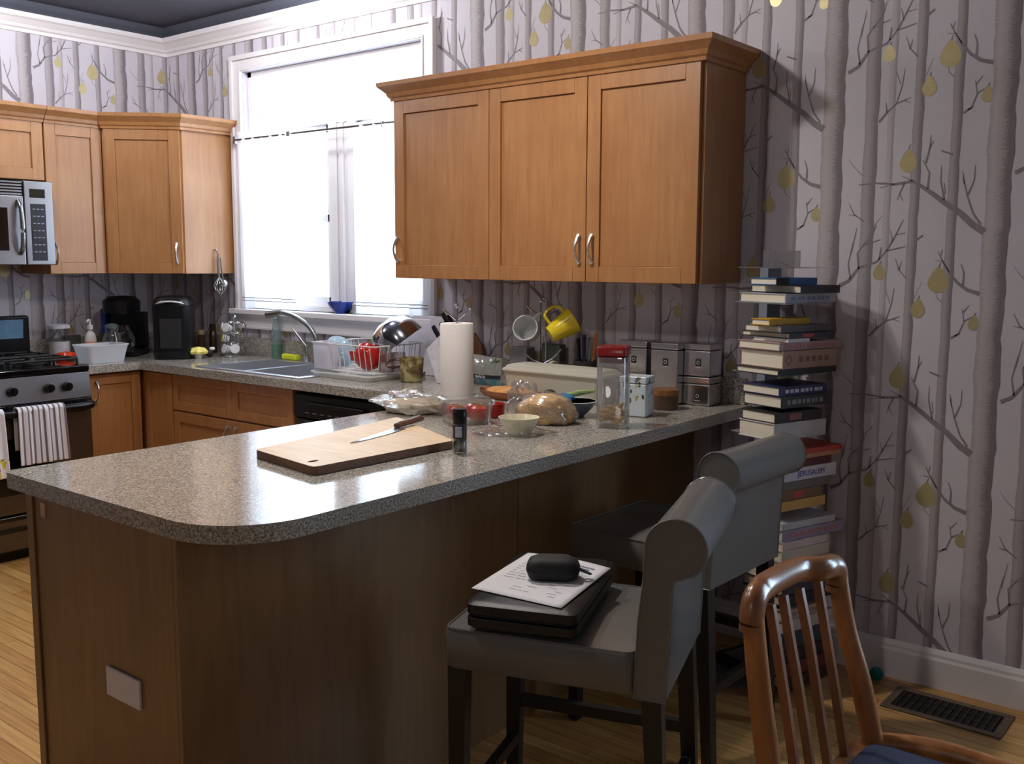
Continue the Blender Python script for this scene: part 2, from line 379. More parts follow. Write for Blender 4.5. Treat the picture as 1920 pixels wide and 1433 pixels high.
# ---- wallpaper print: one repeat measured on the right wall, laid out in columns with a half drop
REF = on_y(1845, 430); REP_X = .547; REP_Z = .728
def z2(x, y): return on_y(1420 + .34892 * x, 300 + .34892 * y)
def rel(p): return (p.x - REF.x, p.z - REF.z)
TRUNKS = []
for a, b, k in ((1693, 1865, 0), (860, 950, 1), (1013, 1057, 2), (1183, 1248, 1), (1440, 1507, 1)):
    A, B = on_y(1380 + .28125 * a, 225), on_y(1380 + .28125 * b, 225); TRUNKS.append((A.x - REF.x, B.x - REF.x, k))
BR = [  # (points in the crop, width at start, width at end, pale?)
 ([(1222, 388), (1160, 350), (1090, 285), (1000, 225), (940, 180), (880, 140), (835, 115), (740, 130), (640, 125), (545, 135)], .030, .004, 0),
 ([(1200, 345), (1160, 290), (1130, 200), (1105, 90)], .009, .003, 0), ([(1130, 190), (1165, 110), (1172, 30)], .006, .002, 0), ([(1112, 130), (1108, 85), (1102, 60)], .004, .002, 0),
 ([(1005, 215), (985, 110), (990, 30)], .007, .002, 0), ([(1003, 185), (1010, 175), (1003, 120)], .004, .002, 0), ([(915, 155), (925, 70), (890, 0)], .008, .003, 0),
 ([(790, 125), (765, 180), (782, 222)], .006, .002, 0), ([(765, 178), (752, 215)], .003, .002, 0), ([(835, 112), (775, 85)], .006, .002, 0), ([(740, 130), (660, 150)], .004, .002, 0),
 ([(1195, 720), (1130, 700), (1075, 660), (1035, 610), (1000, 555), (970, 490)], .017, .003, 0), ([(1105, 670), (1110, 610), (1095, 560)], .008, .003, 0), ([(1030, 600), (1000, 545), (955, 540)], .004, .002, 0), ([(985, 515), (995, 482)], .003, .002, 0),
 ([(1038, 958), (1080, 935), (1110, 870), (1100, 800)], .008, .002, 0), ([(1112, 866), (1150, 845)], .005, .002, 0), ([(1104, 820), (1140, 780)], .004, .002, 0), ([(1060, 945), (1090, 935)], .007, .003, 0),
 ([(598, 948), (640, 905), (690, 865), (765, 842)], .010, .003, 0), ([(640, 905), (635, 850)], .005, .002, 0), ([(690, 862), (720, 775), (735, 690)], .005, .002, 0), ([(730, 855), (765, 870)], .004, .002, 0), ([(712, 770), (690, 700)], .003, .002, 0),
 ([(852, 432), (890, 404)], .009, .006, 0), ([(803, 640), (760, 590), (742, 530)], .006, .002, 0), ([(760, 595), (775, 545)], .004, .002, 0), ([(843, 745), (862, 700), (885, 655)], .004, .002, 1),
 ([(575, 332), (520, 292), (492, 232)], .007, .002, 0), ([(530, 300), (490, 295)], .004, .002, 0), ([(588, 105), (520, 40), (490, -5)], .006, .002, 1), ([(630, 350), (655, 320), (690, 282)], .005, .002, 1),
 ([(842, 1192), (865, 1110), (870, 1050)], .008, .002, 0), ([(860, 1120), (885, 1080)], .004, .002, 0), ([(1003, 780), (965, 740), (955, 700)], .006, .002, 1), ([(985, 1165), (925, 1138)], .009, .006, 0),
 ([(440, 675), (490, 650), (545, 580), (640, 548), (695, 488), (795, 465)], .016, .003, 0), ([(545, 585), (538, 500), (570, 458), (662, 428)], .008, .003, 0), ([(655, 535), (665, 468)], .007, .004, 0),
 ([(695, 488), (745, 400), (785, 320)], .008, .002, 0), ([(745, 402), (795, 392)], .004, .002, 0), ([(728, 440), (715, 380)], .004, .002, 0), ([(570, 458), (620, 400), (640, 345)], .005, .002, 0), ([(500, 640), (488, 560), (515, 440)], .007, .002, 0), ([(505, 500), (535, 365)], .004, .002, 0),
]
BR = [([rel(z2(*p)) for p in P], a, b, k) for P, a, b, k in BR]
PEARS = [(972, 645, 92, 118), (862, 797, 64, 90), (655, 602, 58, 76), (1164, 876, 52, 70), (752, 1165, 76, 108)]
PEARS = [(*rel(z2(x, y)), w_ * .34892 * .00212, h_ * .34892 * .00212) for x, y, w_, h_ in PEARS]
def paper(mb, place, x_lo, x_hi, z_lo, z_hi, holes, seed):
    rnd = random.Random(seed)
    def blocked(x, z): return not (x_lo <= x <= x_hi and z_lo <= z <= z_hi) or any(a < x < b and c < z < d for a, b, c, d in holes)
    k0 = int(math.floor((x_lo - REF.x) / REP_X)) - 1; k1 = int(math.ceil((x_hi - REF.x) / REP_X)) + 1
    for k in range(k0, k1 + 1):
        X = REF.x + k * REP_X; Z = REF.z + (REP_Z * .5 if k % 2 else 0)
        for ti, (a, b, kind) in enumerate(TRUNKS):
            ww = b - a; off = (.0004, .0007, .0006)[kind] if kind else .0012
            if kind == 1: off = .0009
            zz = z_lo; rows = []
            while zz < z_hi + 1e-6: rows.append(zz); zz += .03
            rows[-1] = z_hi
            pts = []
            for z in rows:
                q = (z - Z) / REP_Z * 2 * math.pi
                wl = ww * (.035 * math.sin(q * 2 + ti * 2) + .022 * math.sin(q * 5 + ti) + .016 * math.sin(q * 11 + 2 * ti))
                wr = ww * (.035 * math.sin(q * 3 + 1 + ti) + .025 * math.sin(q * 7 + ti) + .016 * math.sin(q * 13))
                pts.append((X + a + wl, X + b + wr, z))
            for i in range(len(pts) - 1):
                (l0, r0, za), (l1, r1, zb) = pts[i], pts[i + 1]; l0, l1 = max(l0, x_lo), max(l1, x_lo); r0, r1 = min(r0, x_hi), min(r1, x_hi)
                if r0 <= l0 or r1 <= l1 or blocked((l0 + r0) / 2, (za + zb) / 2): continue
                mb.add([place(l0, za, off), place(r0, za, off), place(r1, zb, off), place(l1, zb, off)], [(0, 1, 2, 3)], 1 + kind, False, [(0, za), (1, za), (1, zb), (0, zb)])
        for m_ in range(-5, 5):
            zb0 = Z + m_ * REP_Z
            if zb0 < z_lo - 1.2 or zb0 > z_hi + 1.2: continue
            for P, wa, wb, pale in BR:
                n = len(P); L = []
                for i in range(n):
                    t = Vector(P[min(i + 1, n - 1)]) - Vector(P[max(i - 1, 0)]); t.normalize(); h = .8 * (wa + (wb - wa) * i / (n - 1)) / 2
                    L.append((X + P[i][0] - t.y * h, zb0 + P[i][1] + t.x * h, X + P[i][0] + t.y * h, zb0 + P[i][1] - t.x * h))
                for i in range(n - 1):
                    p, q = L[i], L[i + 1]
                    if blocked((p[0] + q[2]) / 2, (p[1] + q[3]) / 2): continue
                    o = .0014 if not pale else .0005
                    mb.add([place(p[0], p[1], o), place(p[2], p[3], o), place(q[2], q[3], o), place(q[0], q[1], o)], [(0, 1, 2, 3)], 5 if pale else 4)
            for cx, cz, pw, ph in PEARS:
                if blocked(X + cx, zb0 + cz): continue
                pts = []
                for i in range(22):
                    a = 2 * math.pi * i / 22; s = math.sin(a)
                    rad = pw / 2 * (1 if s < 0 else 1 - .52 * s ** 1.4)
                    pts.append(place(X + cx + rad * math.cos(a), zb0 + cz + ph * (.40 * s if s < 0 else .6 * s) - .1 * ph, .0011))
                mb.add(pts, [tuple(range(22))], 6)
                mb.add([place(X + cx - .002, zb0 + cz + ph * .48, .0012), place(X + cx + .002, zb0 + cz + ph * .48, .0012), place(X + cx + .006, zb0 + cz + ph * .66, .0012), place(X + cx + .003, zb0 + cz + ph * .66, .0012)], [(0, 1, 2, 3)], 4)
WX0, WX1, WZ0, WZ1 = .724, 2.10, 1.175, 2.475          # window opening
PM = [PAPER, TR1, TR2, TR3, TWIG, TWIGP, PEAR]
wr = MB()
DX0, DX1, DZ0, DZ1 = 5.3, 6.4, .65, 2.15              # dining window further along the same wall
wr.box(0, WX0, 0, .14, 0, ZC).box(WX1, DX0, 0, .14, 0, ZC).box(DX1, XR, 0, .14, 0, ZC).box(DX0, DX1, 0, .14, 0, DZ0).box(DX0, DX1, 0, .14, DZ1, ZC).box(WX0, WX1, 0, .14, 0, WZ0).box(WX0, WX1, 0, .14, WZ1, ZC)
paper(wr, lambda x, z, o: (x, -o, z), 0, XR, .13, 2.64, [(WX0 - .08, WX1 + .08, WZ0 - .1, WZ1 + .09), (DX0 - .06, DX1 + .06, DZ0 - .06, DZ1 + .06)], 1)
struct(wr.build('wall_right', PM, loc=(0, 0, 0)), 'lilac wall papered with grey birch trunks and gold pears', 'wall')
wl = MB(); wl.box(-.14, 0, YB, .14, 0, ZC)
paper(wl, lambda x, z, o: (o, x, z), -3.4, 0, .13, 2.64, [], 2)
struct(wl.build('wall_left', PM, loc=(0, 0, 0)), 'papered wall behind the stove and microwave', 'wall')
PLAST = pm('grey_painted_plaster', S(150, 146, 148), .8, var=.03, scale=4)
struct(MB().box(-.14, XR + .14, YB - .14, YB, 0, ZC).build('wall_back', PLAST), 'plain grey plaster wall behind the viewer', 'wall')
struct(MB().box(XR, XR + .14, YB, .14, 0, ZC).build('wall_dining', PLAST), 'plain grey plaster wall of the dining side', 'wall')
w2 = MB()
w2.box(DX0, DX1, .03, .1, DZ0, DZ0 + .05).box(DX0, DX1, .03, .1, DZ1 - .05, DZ1).box(DX0, DX0 + .05, .03, .1, DZ0, DZ1).box(DX1 - .05, DX1, .03, .1, DZ0, DZ1).box(DX0, DX1, .03, .1, 1.38, 1.43)
w2.box(DX0 - .07, DX0, -.018, -.002, DZ0, DZ1).box(DX1, DX1 + .07, -.018, -.002, DZ0, DZ1).box(DX0 - .07, DX1 + .07, -.018, -.002, DZ1, DZ1 + .07).box(DX0 - .09, DX1 + .09, -.05, .03, DZ0 - .03, DZ0)
o = struct(w2.build('window_2', WHITE), 'white framed dining window further along the papered wall', 'window')
MB().box(DX0, DX1, .06, .064, DZ0, DZ1).build('pane', clear('tinted_glass', tint=(.9, .95, 1, 1), gloss=.08), o)
struct(MB().box(-.14, XR + .14, YB - .14, .14, -.06, 0).build('floor', floor_mat(), loc=(0, 0, -.06)), 'light oak strip floor', 'floor')
struct(MB().box(-.14, XR + .14, YB - .14, .14, ZC, ZC + .06).build('ceiling', CEIL), 'dark slate painted ceiling', 'ceiling')
# dark painted cove band and white picture-rail crown
cv = MB(); cv.run([(0, YB), (0, 0), (XR, 0)], [(0, 2.725), (.035, 2.725), (.035, 2.745), (.05, 2.765), (.06, ZC - .001), (0, ZC - .001)])
struct(cv.build('trim_1', CEIL), 'dark cove band between crown and ceiling', 'trim')
cr = MB(); cr.run([(0, YB), (0, 0), (XR, 0)], [(0, 2.635), (.012, 2.635), (.014, 2.652), (.026, 2.658), (.034, 2.672), (.06, 2.695), (.074, 2.702), (.08, 2.712), (.08, 2.725), (0, 2.725)])
struct(cr.build('trim_2', WHITE), 'white crown moulding round the kitchen', 'trim')
bb = MB(); bb.run([(2.9, 0), (XR, 0)], [(.002, 0), (.018, 0), (.018, .098), (.014, .108), (.014, .118), (.008, .134), (.002, .134)])
struct(bb.build('baseboard_right', WHITE), 'white moulded baseboard under the birch paper', 'baseboard')

# ---- window over the sink
wo = thing('window_1', 'tall white framed window over the sink, blown out with daylight', 'window', (1.41, 0, WZ0)); wo['kind'] = 'structure'
def strip(path, prof, side): return MB().run(path, prof, side=side)
casing_prof = [(-.001, 0), (.085, 0), (.085, .026), (.072, .03), (.06, .018), (.014, .014), (.008, .02), (-.001, .02)]
cs = MB()
def casing_piece(cs, x0, x1, z0, z1, lx):
    cs.box(x0, x1, -.018, -.0005, z0, z1)
cs.box(WX0 - .082, WX0, -.018, -.002, WZ0, WZ1 + .082).box(WX1, WX1 + .082, -.018, -.002, WZ0, WZ1 + .082).box(WX0, WX1, -.018, -.002, WZ1, WZ1 + .082)
cs.box(WX0 - .086, WX0 - .06, -.032, -.018, WZ0, WZ1 + .086).box(WX1 + .06, WX1 + .086, -.032, -.018, WZ0, WZ1 + .086).box(WX0 - .06, WX1 + .06, -.032, -.018, WZ1 + .06, WZ1 + .086)
cs.box(WX0 - .014, WX0 - .002, -.023, -.018, WZ0, WZ1 + .014).box(WX1 + .002, WX1 + .014, -.023, -.018, WZ0, WZ1 + .014).box(WX0 - .002, WX1 + .002, -.023, -.018, WZ1 + .002, WZ1 + .014)
cs.build('casing', WHITE, wo, bevel=.003)
MB().box(WX0 - .11, WX1 + .09, -.062, .05, WZ0 - .03, WZ0).build('sill', WHITE, wo, bevel=.006)
ap = MB(); ap.box(WX0 - .08, WX1 + .07, -.02, -.002, WZ0 - .105, WZ0 - .03).box(WX0 - .085, WX1 + .075, -.028, -.002, WZ0 - .05, WZ0 - .03).box(WX0 - .08, WX1 + .07, -.026, -.002, WZ0 - .112, WZ0 - .098)
ap.build('apron', WHITE, wo, bevel=.003)
MU0, MU1 = on_y(624, 320, .07).x, on_y(674, 320, .07).x
HD0, HD1 = on_y(600, 236, .07).z, on_y(600, 203, .07).z
jm = MB(); jm.box(WX0, WX0 + .035, .03, .14, WZ0, WZ1).box(WX1 - .035, WX1, .03, .14, WZ0, WZ1).box(WX0, WX1, .03, .14, WZ1 - .03, WZ1).box(WX0, WX1, .05, .14, WZ0, WZ0 + .03)
jm.build('frame', WHITE, wo, bevel=.002)
mw_ = MU1 - MU0; MB().box(MU0, MU1, .05, .13, WZ0, HD0).box(MU0, MU0 + mw_ * .3, .04, .05, WZ0, HD0).box(MU1 - mw_ * .3, MU1, .04, .05, WZ0, HD0).box(MU0 + mw_ * .44, MU0 + mw_ * .56, .035, .05, WZ0, HD0).build('mullion', WHITE, wo, bevel=.003)
MB().box(WX0 + .03, WX1 - .03, .045, .13, HD0, HD1).build('transom_bar', WHITE, wo, bevel=.004)
RL = on_y(600, 410, .08).z
for a, b in ((WX0 + .035, MU0), (MU1, WX1 - .035)):
    s_ = MB(); s_.box(a, b, .06, .1, RL - .02, RL + .02).box(a, a + .035, .06, .1, WZ0 + .03, HD0).box(b - .035, b, .06, .1, WZ0 + .03, HD0).box(a, b, .06, .1, WZ0 + .03, WZ0 + .08).box(a, b, .06, .1, HD0 - .04, HD0)
    s = s_.build('sash', WHITE, wo, bevel=.002)
    MB().box(a + .03, b - .03, .079, .082, WZ0 + .07, HD0 - .03).build('pane', PANE, s)
MB().box(WX0 + .03, WX1 - .03, .079, .082, HD1, WZ1 - .02).build('transom_pane', PANE, wo)

# ---- cafe curtains on two swing rods
def curtain(u0, u1, vtop, yp, label, folds, amp):
    a = on_y(u0, 420, yp); b = on_y(u1, 420, yp); zt = on_y((u0 + u1) / 2, vtop, yp).z; zb = WZ0 + .008
    mb = MB()
    def fn(s, t):
        x = a.x + (b.x - a.x) * s; A = amp * (.5 + .5 * (1 - t))
        return (x, yp + A * math.sin(s * folds * 2 * math.pi) + .35 * A * math.sin(s * folds * 4.7 + 1), zb + (zt - zb) * t)
    mb.grid(fn, 72, 16, 0)
    for z0, z1 in ((.038, .042), (.054, .058)):
        vs = []; fs = []
        for i in range(73):
            for z in (z0, z1):
                p = fn(i / 72, z / (zt - zb)); vs.append((p[0], p[1] - .0012, p[2]))
        for i in range(72): fs.append((2 * i, 2 * i + 2, 2 * i + 3, 2 * i + 1))
        mb.add(vs, fs, 1)
    for i in range(72):
        pass
    return tag(mb.build('cafe_curtain', [CURT, pm('grey_hem_stitch', S(120, 112, 112), .9)], loc=(a.x, yp, zb)), label, 'curtain', 'cafe curtains at the sink window')
curtain(449, 553, 240, -.045, 'sheer white cafe curtain bunched at the end of the window near the corner cupboard', 6, .014)
curtain(664, 803, 222, -.045, 'sheer white cafe curtain hanging beside the three door wall cupboard', 6, .012)
ra = on_y(543, 251, -.045); rb = on_y(800, 219, -.045)
rt = thing('curtain_rod', 'thin steel swing rod with a square finial crossing the bare middle of the window', 'curtain rod', (ra.x, -.045, ra.z))
MB().tube([(ra.x, -.045, ra.z), (rb.x, -.045, ra.z)], .0055, 8).build('rod', STEELD, rt)
MB().box(ra.x - .016, ra.x + .008, -.058, -.032, ra.z - .013, ra.z + .013).build('finial', STEEL, rt, bevel=.003)
MB().box(rb.x - .01, rb.x + .01, -.05, -.018, ra.z - .02, ra.z + .02).build('bracket', STEEL, rt, bevel=.002)
rg = on_y(719, 233, -.047); MB().tube([(rg.x, -.045 + .017 * math.sin(i * math.pi / 8), ra.z - .008 + .017 * math.cos(i * math.pi / 8)) for i in range(16)], .003, 6, closed=True).build('ring', STEEL, rt)
r2 = thing('curtain_rod', 'steel swing rod gathering the curtain next to the corner cupboard', 'curtain rod', (WX0 + .0, -.045, ra.z))
xe = on_y(540, 250, -.045).x - .03; MB().tube([(WX0 - .03, -.045, ra.z), (xe, -.045, ra.z)], .0055, 8).build('rod', STEELD, r2)
MB().box(WX0 - .04, WX0 - .02, -.05, -.018, ra.z - .02, ra.z + .02).build('bracket', STEEL, r2, bevel=.002)

# ================================================================== CABINETS
def pull(mb_parent, o, up, out, ln=.1, name='handle'):
    """arched chrome pull: centre o on the face, along 'up', standing out along 'out'"""
    o = Vector(o); up = Vector(up).normalized(); out = Vector(out).normalized(); mb = MB(); P = []; r = []
    for i in range(13):
        t = i / 12; P.append(o + up * ((t - .5) * ln) + out * (.003 + .027 * math.sin(math.pi * t) ** .7)); r.append(.0075 - .003 * math.sin(math.pi * t) + (.003 if i in (0, 12) else 0))
    mb.tube(P, r, 8, up=tuple(up.cross(out)))
    for s in (-.5, .5): mb.tube([o + up * (s * ln), o + up * (s * ln) + out * .008], .008, 8)
    return mb.build(name, pm('satin_chrome', S(222, 222, 224), .26, metal=1, var=.02), mb_parent)
def door(parent, o, dw, out, z0, z1, w, name='door', handle=None, th=.02, rail=.058, rec=.009, hz=None, mat=None):
    """shaker door: o=(x,y) of the low corner at the carcass face, dw=plan direction of its width, out=plan normal"""
    dw = Vector((*dw, 0)).normalized(); n = Vector((*out, 0)).normalized(); mb = MB()
    mb.T = Matrix(((dw.x, n.x, 0, o[0]), (dw.y, n.y, 0, o[1]), (0, 0, 1, 0), (0, 0, 0, 1)))
    g = .0015; a, b, c, d = g, w - g, z0 + g, z1 - g
    mb.box(a, a + rail, .001, th, c, d).box(b - rail, b, .001, th, c, d).box(a + rail, b - rail, .001, th, c, c + rail).box(a + rail, b - rail, .001, th, d - rail, d).box(a + rail, b - rail, .001, th - rec, c + rail, d - rail)
    if dw.cross(n).z < 0: mb.f = [list(reversed(f)) for f in mb.f]
    D = mb.build(name, mat or MAPLE, parent, bevel=.0016, seg=1)
    if handle:
        x, z, ver = handle; q = mb.T @ Vector((x, th, z)); pull(D, q, (0, 0, 1) if ver else dw, n)
    return D
def crown(parent, path, z0, side):
    MB().run(path, [(-.03, z0), (.006, z0), (.008, z0 + .012), (.016, z0 + .018), (.022, z0 + .034), (.044, z0 + .055), (.05, z0 + .06), (.052, z0 + .078), (-.03, z0 + .078)], side=side).build('crown_moulding', MAPLE, parent)
ZB = 1.372; ZT = 2.141; D0 = .306
# three-door wall cupboard on the right wall
X = [2.226, 2.771, 3.252, 3.7236]
t = thing('wall_cabinet', 'honey maple wall cupboard with three doors hung between the window and the book tower', 'cabinet', (X[0], 0, ZB))
MB().box(X[0], X[3] + .012, -D0, -.003, ZB, ZT + .01).build('carcass', MAPLE, t, bevel=.0015, seg=1)
door(t, (X[0], -D0), (1, 0), (0, -1), ZB, ZT, X[1] - X[0], handle=(.022, ZB + .125, 1))
door(t, (X[1], -D0), (1, 0), (0, -1), ZB, ZT, X[2] - X[1], handle=(X[2] - X[1] - .03, ZB + .125, 1))
door(t, (X[2], -D0), (1, 0), (0, -1), ZB, ZT, X[3] - X[2], handle=(.03, ZB + .125, 1))
crown(t, [(X[0] - .004, -.004), (X[0] - .004, -D0 - .02), (X[3] + .014, -D0 - .02), (X[3] + .014, -.004)], ZT - .004, 1)
# corner cupboard with a diagonal door
c_, s_ = .621, .330
t = thing('corner_cabinet', 'maple corner wall cupboard with one diagonal door beside the window', 'cabinet', (.3, -.3, ZB))
MB().prism([(.003, -.003), (.003, -c_), (s_, -c_), (c_, -s_), (c_, -.003)], ZB, ZT + .01).build('carcass', MAPLE, t, bevel=.0015, seg=1)
dl = math.hypot(c_ - s_, c_ - s_); dv = ((c_ - s_) / dl, (c_ - s_) / dl)
door(t, (s_ + .006, -c_ + .006), dv, (dv[1], -dv[0]), ZB, ZT, dl - .017, handle=(dl - .05, ZB + .11, 1))
crown(t, [(s_ - .02, -c_ - .01), (s_ + .018, -c_ - .01), (c_ + .012, -s_ - .018), (c_ + .012, -.004)], ZT - .004, 1)
# narrow cupboard and the one above the microwave on the left wall
ym = -.935
t = thing('wall_cabinet', 'narrow single door maple wall cupboard right beside the microwave', 'cabinet', (0, ym, ZB))
MB().box(.003, .31, ym, -c_ - .004, ZB, ZT + .01).build('carcass', MAPLE, t, bevel=.0015, seg=1)
door(t, (.31, ym), (0, 1), (1, 0), ZB, ZT, -c_ - .004 - ym, handle=(.03, ZB + .105, 1))
crown(t, [(.331, ym), (.331, -c_ - .02)], ZT - .004, 1)
t = thing('wall_cabinet', 'short maple cupboard over the microwave', 'cabinet', (0, -1.72, 1.845))
MB().box(.003, .31, -1.72, ym - .003, 1.845, ZT + .01).build('carcass', MAPLE, t, bevel=.0015, seg=1)
door(t, (.31, -1.72), (0, 1), (1, 0), 1.845, ZT, .385); door(t, (.31, -1.335), (0, 1), (1, 0), 1.845, ZT, .395)
crown(t, [(.331, -1.72), (.331, ym - .003)], ZT - .004, 1)

# base units
TK = .1; BT = .874
t = thing('base_cabinet', 'maple base unit with one door between the stove and the corner', 'cabinet', (0, -.92, 0))
MB().box(.003, .58, -.922, -.612, TK, BT - .001).box(.003, .53, -.922, -.612, .0, TK).build('carcass', MAPLE, t, bevel=.001, seg=1)
door(t, (.58, -.9), (0, 1), (1, 0), TK + .02, BT - .012, .285, handle=(.035, BT - .10, 1), rail=.052)
t = thing('base_cabinet', 'maple corner base unit with a narrow panel door in the inside corner', 'cabinet', (.3, -.3, 0))
MB().box(.003, .868, -.58, -.003, TK, BT - .001).box(.003, .868, -.53, -.003, 0, TK).build('carcass', MAPLE, t, bevel=.001, seg=1)
door(t, (.604, -.58), (1, 0), (0, -1), TK + .02, BT - .012, .262, rail=.052)
xa, xm, xb = .872, 1.375, 1.838
t = thing('base_cabinet', 'maple sink base unit with two false drawer fronts over two doors', 'cabinet', ((xa + xb) / 2, -.3, 0))
MB().box(xa, xb, -.58, -.56, TK, BT - .001).box(xa, xb, -.02, -.003, TK, BT - .001).box(xa, xa + .018, -.56, -.02, TK, BT - .001).box(xb - .018, xb, -.56, -.02, TK, BT - .001).box(xa, xb, -.53, -.003, 0, TK + .01).build('carcass', MAPLE, t)
zs = .68
for a, b, h in ((xa, xm, xm - xa - .035), (xm, xb, .035)):
    door(t, (a, -.58), (1, 0), (0, -1), zs, BT - .008, b - a, name='drawer_front', rail=.045)
    door(t, (a, -.58), (1, 0), (0, -1), TK + .02, zs - .006, b - a, handle=(h, zs - .09, 1), rail=.052)
# dishwasher
t = thing('dishwasher', 'black dishwasher under the worktop right of the sink unit', 'dishwasher', (2.15, -.3, 0))
MB().box(1.845, 2.44, -.56, -.01, .0, BT - .002).build('body', BLACKM, t)
MB().box(1.848, 2.437, -.595, -.561, .12, .74).build('door', BLACKG, t, bevel=.006)
cp = MB().box(1.848, 2.437, -.605, -.561, .745, BT - .02).build('control_panel', BLACK, t, bevel=.008)
MB().box(1.95, 2.33, -.625, -.606, .80, .822).build('handle', BLACK, cp, bevel=.006)
lb = MB()
for i in range(7): lb.box(1.93 + .05 * i, 1.955 + .05 * i, -.6065, -.605, .768, .772)
lb.build('button_lettering', pm('pale_grey_print', S(150, 150, 156), .6), cp)
t = thing('base_cabinet', 'maple filler unit between the dishwasher and the breakfast bar', 'cabinet', (2.66, -.3, 0))
MB().box(2.444, 2.90, -.58, -.003, TK, BT - .001).box(2.444, 2.9, -.53, -.003, 0, TK).build('carcass', MAPLE, t)
door(t, (2.446, -.58), (1, 0), (0, -1), TK + .02, BT - .012, .44, rail=.052)
# breakfast bar carcass
PX0, PX1, PY = 2.905, 3.555, -2.30
t = thing('breakfast_bar_base', 'maple panelled base of the breakfast bar with outlet plate on its end', 'cabinet', (3.2, -1.2, 0))
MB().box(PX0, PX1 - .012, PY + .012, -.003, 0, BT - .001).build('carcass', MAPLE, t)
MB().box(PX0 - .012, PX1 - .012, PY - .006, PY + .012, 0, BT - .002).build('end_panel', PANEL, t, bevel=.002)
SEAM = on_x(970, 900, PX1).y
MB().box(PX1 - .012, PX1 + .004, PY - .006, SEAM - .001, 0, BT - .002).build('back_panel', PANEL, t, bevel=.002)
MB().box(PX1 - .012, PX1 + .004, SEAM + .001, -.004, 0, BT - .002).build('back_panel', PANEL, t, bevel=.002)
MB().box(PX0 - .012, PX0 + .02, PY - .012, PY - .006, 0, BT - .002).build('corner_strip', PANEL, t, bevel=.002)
a, b = on_y(203, 1247, PY - .007), on_y(267, 1332, PY - .007)
op = MB().box(a.x, b.x, PY - .014, PY - .0065, b.z - .0, a.z).build('outlet_plate', pm('white_plate_plastic', S(222, 216, 220), .4, var=.02), t, bevel=.002)
ow = MB()
for i in range(2): ow.lathe([(.001, 0), (.003, .0), (.003, .002), (.0005, .0026)], (0, 0, 0), 8)
a = on_y(80, 957, PY - .007); MB().box(a.x - .008, a.x + .014, PY - .009, PY - .0065, a.z - .018, a.z + .02).build('paper_sticker', pm('peach_sticker', S(205, 170, 150), .8), t)
# worktop (one continuous L with the bar) with sink cut-out
SK = (1.075, 1.845, -.565, -.115)
t = thing('worktop', 'speckled grey laminate worktop running past the sink and out as breakfast bar', 'worktop', (1.5, -.3, BT))
wt = MB(); Z0, Z1 = BT, CT
wt.box(.003, .64, -.922, -.64, Z0, Z1)
wt.box(.003, SK[0], -.64, -.003, Z0, Z1).box(SK[1], 2.845, -.64, -.003, Z0, Z1).box(SK[0], SK[1], -.64, SK[2], Z0, Z1).box(SK[0], SK[1], SK[3], -.003, Z0, Z1)
BX1, BYN, RC = 3.80, -2.345, .20
pts = [(2.845, -.003), (2.845, BYN + .03)] + arc((2.845 + .03, BYN + .03), .03, math.pi, 1.5 * math.pi, 5)[1:] + arc((BX1 - RC, BYN + RC), RC, -math.pi / 2, 0, 14) + [(BX1, -.003)]
wt.prism(pts, Z0, Z1)
wt.build('top', COUNTER, t)
bs = MB(); bs.box(.003, .022, -.922, -.022, CT, CT + .1).box(.003, BX1 - .02, -.022, -.003, CT, CT + .1)
bs.build('backsplash', COUNTER, t, bevel=.002)

# sink
t = thing('sink', 'double bowl stainless steel sink set into the worktop', 'sink', (1.46, -.34, CT))
x0, x1, y0, y1 = 1.055, 1.865, -.585, -.085; xd0, xd1 = 1.415, 1.445
rm = MB(); zt = CT + .005
B1 = (1.095, xd0, -.55, -.15); B2 = (xd1, 1.825, -.55, -.15)
rm.box(x0, B1[0], y0, y1, CT + .0005, zt).box(B2[1], x1, y0, y1, CT + .0005, zt).box(B1[0], B2[1], y0, -.55, CT + .0005, zt).box(B1[0], B2[1], -.15, y1, CT + .0005, zt).box(xd0, xd1, -.55, -.15, CT + .0005, zt)
SINK = pm('satin_sink_steel', S(206, 208, 214), .36, metal=1, var=.03)
rm.build('rim', SINK, t, bevel=.002)
for q in (B1, B2):
    bw = MB(); zz = CT - .17; k = .012
    bw.add([(q[0], q[2], zt), (q[1], q[2], zt), (q[1], q[3], zt), (q[0], q[3], zt), (q[0] + k, q[2] + k, zz), (q[1] - k, q[2] + k, zz), (q[1] - k, q[3] - k, zz), (q[0] + k, q[3] - k, zz)], [(0, 1, 5, 4), (1, 2, 6, 5), (2, 3, 7, 6), (3, 0, 4, 7), (4, 5, 6, 7)])
    o = bw.build('bowl', SINK, t)
    cx, cy = (q[0] + q[1]) / 2, (q[2] + q[3]) / 2
    MB().lathe([(0, 0), (.04, 0), (.042, .003), (.03, .001), (.001, .001)], (cx, cy, zz + .001), 20).build('drain', CHROME, o)
# faucet
t = thing('faucet', 'brushed steel pull down faucet arching over the sink', 'faucet', (1.47, -.08, CT))
fb = on_y(597, 690, -.075); BXF = fb.x
P = [(BXF, -.075, CT + .006), (BXF, -.075, CT + .05)] + [on_y(u, v, y) for u, v, y in ((594, 640, -.08), (585, 620, -.09), (572, 606, -.105), (555, 595, -.13), (540, 589, -.15), (527, 586, -.17))]
P = smooth_path([Vector(p) for p in P], 5); MB().tube(P, .0125, 12).build('spout', STEEL, t)
hA, hB = on_y(527, 586, -.17), on_y(499, 590, -.21)
MB().tube([hA, hA + (hB - hA) * .3, hB], [.0125, .017, .019], 12).build('spray_head', STEELD, t)
MB().lathe([(.0, 0), (.03, 0), (.03, .006), (.018, .012), (.016, .05), (0, .05)], (BXF, -.075, CT + .0055), 20).build('base', STEEL, t)
a = on_y(574, 650, -.08); b = on_y(547, 614, -.06)
